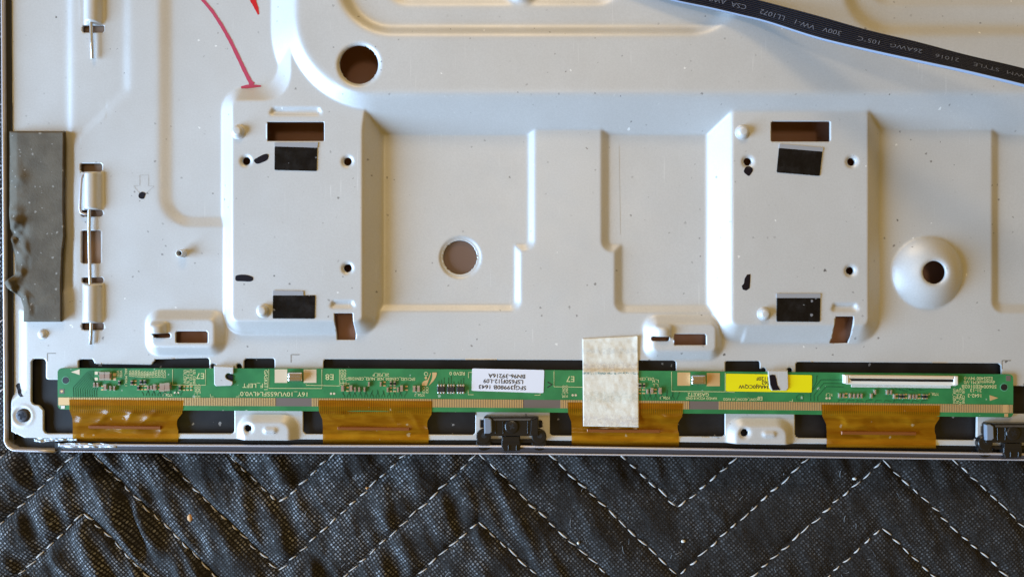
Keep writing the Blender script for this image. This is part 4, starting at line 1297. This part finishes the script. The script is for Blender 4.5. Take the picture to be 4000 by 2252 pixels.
# ------------------------------------------------------------------ ribbon cable
cab = empty('ribbon_cable', P(2700, 10, H2), 'black flat ribbon cable with white printing arching over the upper right', 'cable')
low = [(2330, -95), (2480, -45), (2621, 2), (2760, 32), (2893, 63), (3000, 90), (3194, 152), (3388, 199), (3582, 242), (3777, 284), (4000, 338), (4250, 400)]
upp = [(2420, -160), (2560, -105), (2690, -50), (2810, 2), (2905, -14 + 2), (3008, 14), (3194, 64), (3388, 120), (3582, 167), (3777, 219), (4000, 272), (4250, 345)]
upp[3] = (2795, -42); upp[2] = (2660, -76); upp[1] = (2520, -122)
zl = [98, 100, 104, 116, 134, 156, 206, 256, 302, 342, 384, 420]
zu = [98, 100, 104, 114, 128, 146, 186, 226, 264, 300, 338, 376]


def spline(arr, n):
    t = np.linspace(0, len(arr) - 1, n); i = np.clip(t.astype(int), 0, len(arr) - 2); f = t - i
    A = np.array(arr, float)
    p0 = A[np.clip(i - 1, 0, None)]; p1 = A[i]; p2 = A[i + 1]; p3 = A[np.clip(i + 2, None, len(A) - 1)]
    f = f[:, None] if A.ndim > 1 else f
    return 0.5 * (2 * p1 + (p2 - p0) * f + (2 * p0 - 5 * p1 + 4 * p2 - p3) * f ** 2 + (3 * p1 - p0 - 3 * p2 + p3) * f ** 3)


NS = 120
L = spline(low, NS); U = spline(upp, NS); zl = spline(zl, NS); zu = spline(zu, NS)
PL = np.array([P(a[0], a[1], z) for a, z in zip(L, zl)]); PU = np.array([P(a[0], a[1], z) for a, z in zip(U, zu)])


def ribbon(name, w0, w1, nw, material):
    """conductors between fractions w0..w1 of the width (0 = near edge)"""
    V, F = [], []; prof = []
    for k in range(nw):
        for j in range(7):
            a = math.pi * j / 7
            prof.append((w0 + (w1 - w0) * (k + 0.5 - 0.5 * math.cos(a)) / nw, 1.2 + 5.5 * math.sin(a)))
    prof.append((w1, 0)); prof.append((w1, -3)); prof.append((w0, -3))
    m = len(prof)
    for i in range(NS):
        t = PL[min(i + 1, NS - 1)] - PL[max(i - 1, 0)]; w = PU[i] - PL[i]
        nrm = np.cross(w, t); nrm = nrm / np.linalg.norm(nrm); nrm = nrm if nrm[2] > 0 else -nrm
        for f, z in prof: V.append(tuple(PL[i] + w * f + nrm * z))
    for i in range(NS - 1):
        for k in range(m):
            k2 = (k + 1) % m; F.append((i * m + k, i * m + k2, (i + 1) * m + k2, (i + 1) * m + k))
    F.append(tuple(range(m))); F.append(tuple(range((NS - 1) * m, NS * m)))
    return obj(name, V, F, material, cab, True)


ribbon('black_conductors', 0.06, 1.0, 10, MATS['cable'])
ribbon('white_conductor', 0.0, 0.06, 1, MATS['cablew'])
for s_, x, frac in (('AWM', 3966, 0.5), ('STYLE', 3846, 0.5), ('21016', 3694, 0.5), ('26AWG', 3542, 0.5), ('105°C', 3386, 0.46), ('300V', 3254, 0.45), ('VW-1', 3140, 0.42), ('LL1072', 3022, 0.42), ('CSA', 2890, 0.45), ('AWM', 2790, 0.45)):
    i = int(np.argmin(np.abs(L[:, 0] * 0.55 + U[:, 0] * 0.45 - x)))
    c = PL[i] + (PU[i] - PL[i]) * frac
    t = PL[min(i + 2, NS - 1)] - PL[max(i - 2, 0)]; w = PU[i] - PL[i]
    tx = Vector((-t[0], t[1], -t[2])).normalized()           # reads towards -x, in Blender axes
    wy_ = Vector((-w[0], w[1], -w[2]))                       # letters' up points to the near edge
    nz = tx.cross(wy_).normalized()
    if nz.z < 0: nz = -nz
    ty = nz.cross(tx).normalized()
    o = text(s_, 0, 0, 19, 0, 0, MATS['cableprint'], cab, 'printed_text', 1.22, -0.35, 0.0, True)
    rot = Matrix((tx, ty, nz)).transposed()
    loc = Vector(M(tuple(c))) + nz * 7.6 * S
    o.rotation_euler = rot.to_euler(); o.location = loc - WLOC[cab.name]

# ------------------------------------------------------------------ quilted blanket
ZB = -118.0
ZX = np.array([-1200, -440, 326, 1085, 1868, 2650, 3452, 4250, 5050], float)
ZY = np.array([2000, 2716, 2004, 2755, 2033, 2775, 2062, 2808, 2080], float)
PER = 262.0


def img(x, y, z):               # true -> sight-line coordinates
    f = D / (D - z); return (x - CX) * f + CX, (y - CY) * f + CY


def quilt(x, y):
    ix, iy = img(x, y, ZB + 8)
    wob = 10 * vnoise(ix, iy, 130, 90)
    ph = (iy + wob - np.interp(ix, ZX, ZY)) / PER
    fr = ph - np.round(ph)
    d = np.abs(fr) * PER * 0.72                       # distance from the seam
    apex = np.min(np.abs(ix[..., None] - ZX), -1)
    puff = 1 - np.exp(-d / 24.0)
    amp = np.interp(ix, [0, 1500, 2600, 4000], [30, 26, 18, 15])
    ridge = vnoise(ix - 0.42 * iy + 26 * vnoise(ix, iy, 120, 93), iy * 0.20 + 40, 56, 91)
    ridge2 = vnoise(ix - 0.35 * iy, iy * 0.45, 40, 92)
    wr = np.interp(ix, [0, 700, 1800, 2600, 4000], [56, 50, 30, 13, 9])
    z = ZB - 8 + amp * puff + puff * (wr * ridge + wr * 0.28 * ridge2) + 7 * np.exp(-d / 34.0) * np.clip(d / 10, 0, 1) * vnoise(ix * 1.0, iy, 24, 96) + 2.2 * vnoise(ix, iy, 18, 94) + 5 * vnoise(ix, iy, 200, 95)
    return z, d


bxs = np.arange(-420, 4480, 6.0)
bys = np.concatenate([np.arange(-420, 1690, 42.0), np.arange(1690, 2560, 6.0)])
BXg, BYg = np.meshgrid(bxs, bys)
ZQ, _ = quilt(BXg, BYg)
ZQ = np.where((BYg < 1720) & (BXg > 30), np.minimum(ZQ, ZB - 2), ZQ)
lim = np.interp(BXg, bx, by)
ZQ = np.where((BYg < lim + 26), np.minimum(ZQ, ZB + 2), ZQ)
blk = empty('quilted_blanket', (2000, 1126, ZB - 20), 'black quilted moving blanket with white zigzag stitching under the television', 'blanket')
cloth = grid_obj('cloth', BXg, BYg, ZQ, MATS['blanket'], blk)

# stitches: one shared mesh, each its own object
sv, sf = [], []
m_, n_ = 9, 8
for i in range(m_):
    t = i / (m_ - 1); r = 3.7 * (math.sin(math.pi * (0.10 + 0.80 * t)) ** 0.6); zc = 5.5 * math.sin(math.pi * t) - 1.0
    for k in range(n_):
        a = 2 * math.pi * k / n_; sv.append(((t - 0.5) * 40 * S, r * math.cos(a) * S, (zc + r * 0.75 * math.sin(a)) * S))
for i in range(m_ - 1):
    for k in range(n_): sf.append((i * n_ + k, i * n_ + (k + 1) % n_, (i + 1) * n_ + (k + 1) % n_, (i + 1) * n_ + k))
sf.append(tuple(range(n_))); sf.append(tuple(range((m_ - 1) * n_, m_ * n_)))
sme = bpy.data.meshes.new('stitch'); sme.from_pydata(sv, [], sf); sme.materials.append(MATS['thread'])
sme.polygons.foreach_set('use_smooth', [True] * len(sme.polygons))
cnt = 0
for k in range(-6, 4):
    for s_ in range(len(ZX) - 1):
        x0, y0, x1, y1 = ZX[s_], ZY[s_] + k * PER, ZX[s_ + 1], ZY[s_ + 1] + k * PER
        ln_ = math.hypot(x1 - x0, y1 - y0); nst = int(ln_ / 52)
        for j in range(nst):
            f0, f1 = (j + 0.06) / nst, (j + 0.84) / nst
            ax, ay = x0 + (x1 - x0) * f0, y0 + (y1 - y0) * f0; cx_, cy_ = x0 + (x1 - x0) * f1, y0 + (y1 - y0) * f1
            mx, my = (ax + cx_) / 2, (ay + cy_) / 2
            wob = 10 * float(vnoise(np.array([mx]), np.array([my]), 130, 90)[0])
            my2 = my - wob
            ok = (-60 < mx < 4080 and np.interp(mx, bx, by) + 2 < my2 < 2310) or (-60 < mx < 4 and 0 < my2 < 1760)
            if not ok: continue
            px, py, _ = P(mx + rng.uniform(-3, 3), my2 + rng.uniform(-3, 3), ZB + 6)
            zz = float(quilt(np.array([px]), np.array([py]))[0][0])
            o = bpy.data.objects.new('stitch', sme); COL.objects.link(o)
            place(o, M((px, py, max(zz, ZB - 6) + 3.2)), cloth)
            o.rotation_euler = (0, rng.uniform(-0.06, 0.06), -math.atan2(cy_ - ay, cx_ - ax) + rng.uniform(-0.16, 0.16) + (0.09 if (y1 > y0) else -0.09))
            k_ = rng.uniform(0.74, 1.22); w_ = rng.uniform(0.6, 1.0); o.scale = (k_, w_, w_); cnt += 1
print('stitches', cnt)


# crumbs and lint
def crumb(ix, iy, sx, sy, material, label, seed):
    px, py, _ = P(ix, iy, ZB + 6); zz = float(quilt(np.array([px]), np.array([py]))[0][0])
    r = random.Random(seed); bm = bmesh.new(); bmesh.ops.create_icosphere(bm, subdivisions=2, radius=1.0)
    V = [(px + v.co.x * sx * (0.8 + 0.5 * r.random()), py + v.co.y * sy * (0.8 + 0.5 * r.random()), zz + 4 + v.co.z * 5) for v in bm.verts]
    F = [tuple(v.index for v in f.verts) for f in bm.faces]; bm.free()
    return tag(obj('crumb', V, F, material, None, True), label, 'crumb', 'crumbs on the blanket')


crumb(748, 2017, 9, 15, MATS['crumb'], 'orange brown flake lying on the blanket at lower left', 1)
crumb(2668, 2111, 8, 6, MATS['pale'], 'pale crumb on the blanket inside the central V of stitching', 2)
crumb(3340, 1869, 8, 5, MATS['pale'], 'pale oval crumb on the stitching line at lower right', 3)
crumb(2259, 2119, 5, 6, MATS['pale'], 'small pale crumb between two slanting seams left of centre', 4)
crumb(1432, 1906, 5, 5, MATS['crumb'], 'tiny orange crumb caught on a seam below the second flex film', 5)

parts = []
for i in range(120):
    ix, iy = rng.uniform(-20, 4020), rng.uniform(1800, 2260)
    a = rng.uniform(0, 6.28); ln_ = rng.uniform(8, 34); b = rng.uniform(-1.2, 1.2); r_ = rng.uniform(0.5, 1.0)
    px, py, _ = P(ix, iy, ZB + 6); pts = []
    for k in range(6):
        pts.append((px, py)); px += math.cos(a) * ln_ / 5; py += math.sin(a) * ln_ / 5; a += b / 5
    zz = quilt(np.array([q[0] for q in pts]), np.array([q[1] for q in pts]))[0]
    V = []; F = []
    for k, (q, z_) in enumerate(zip(pts, zz)):
        for dx_, dz_ in ((-r_, 0), (0, r_), (r_, 0)): V.append((q[0] + dx_, q[1] + dx_ * 0.7, z_ + 2.0 + dz_))
    for k in range(5):
        for j in range(2): F.append((k * 3 + j, k * 3 + j + 1, (k + 1) * 3 + j + 1, (k + 1) * 3 + j))
    parts.append((V, F))
V, F = join_vf(parts)
tag(obj('lint', V, F, MATS['fibre'], None), 'fine pale lint fibres scattered over the black blanket', 'lint', kind='stuff')
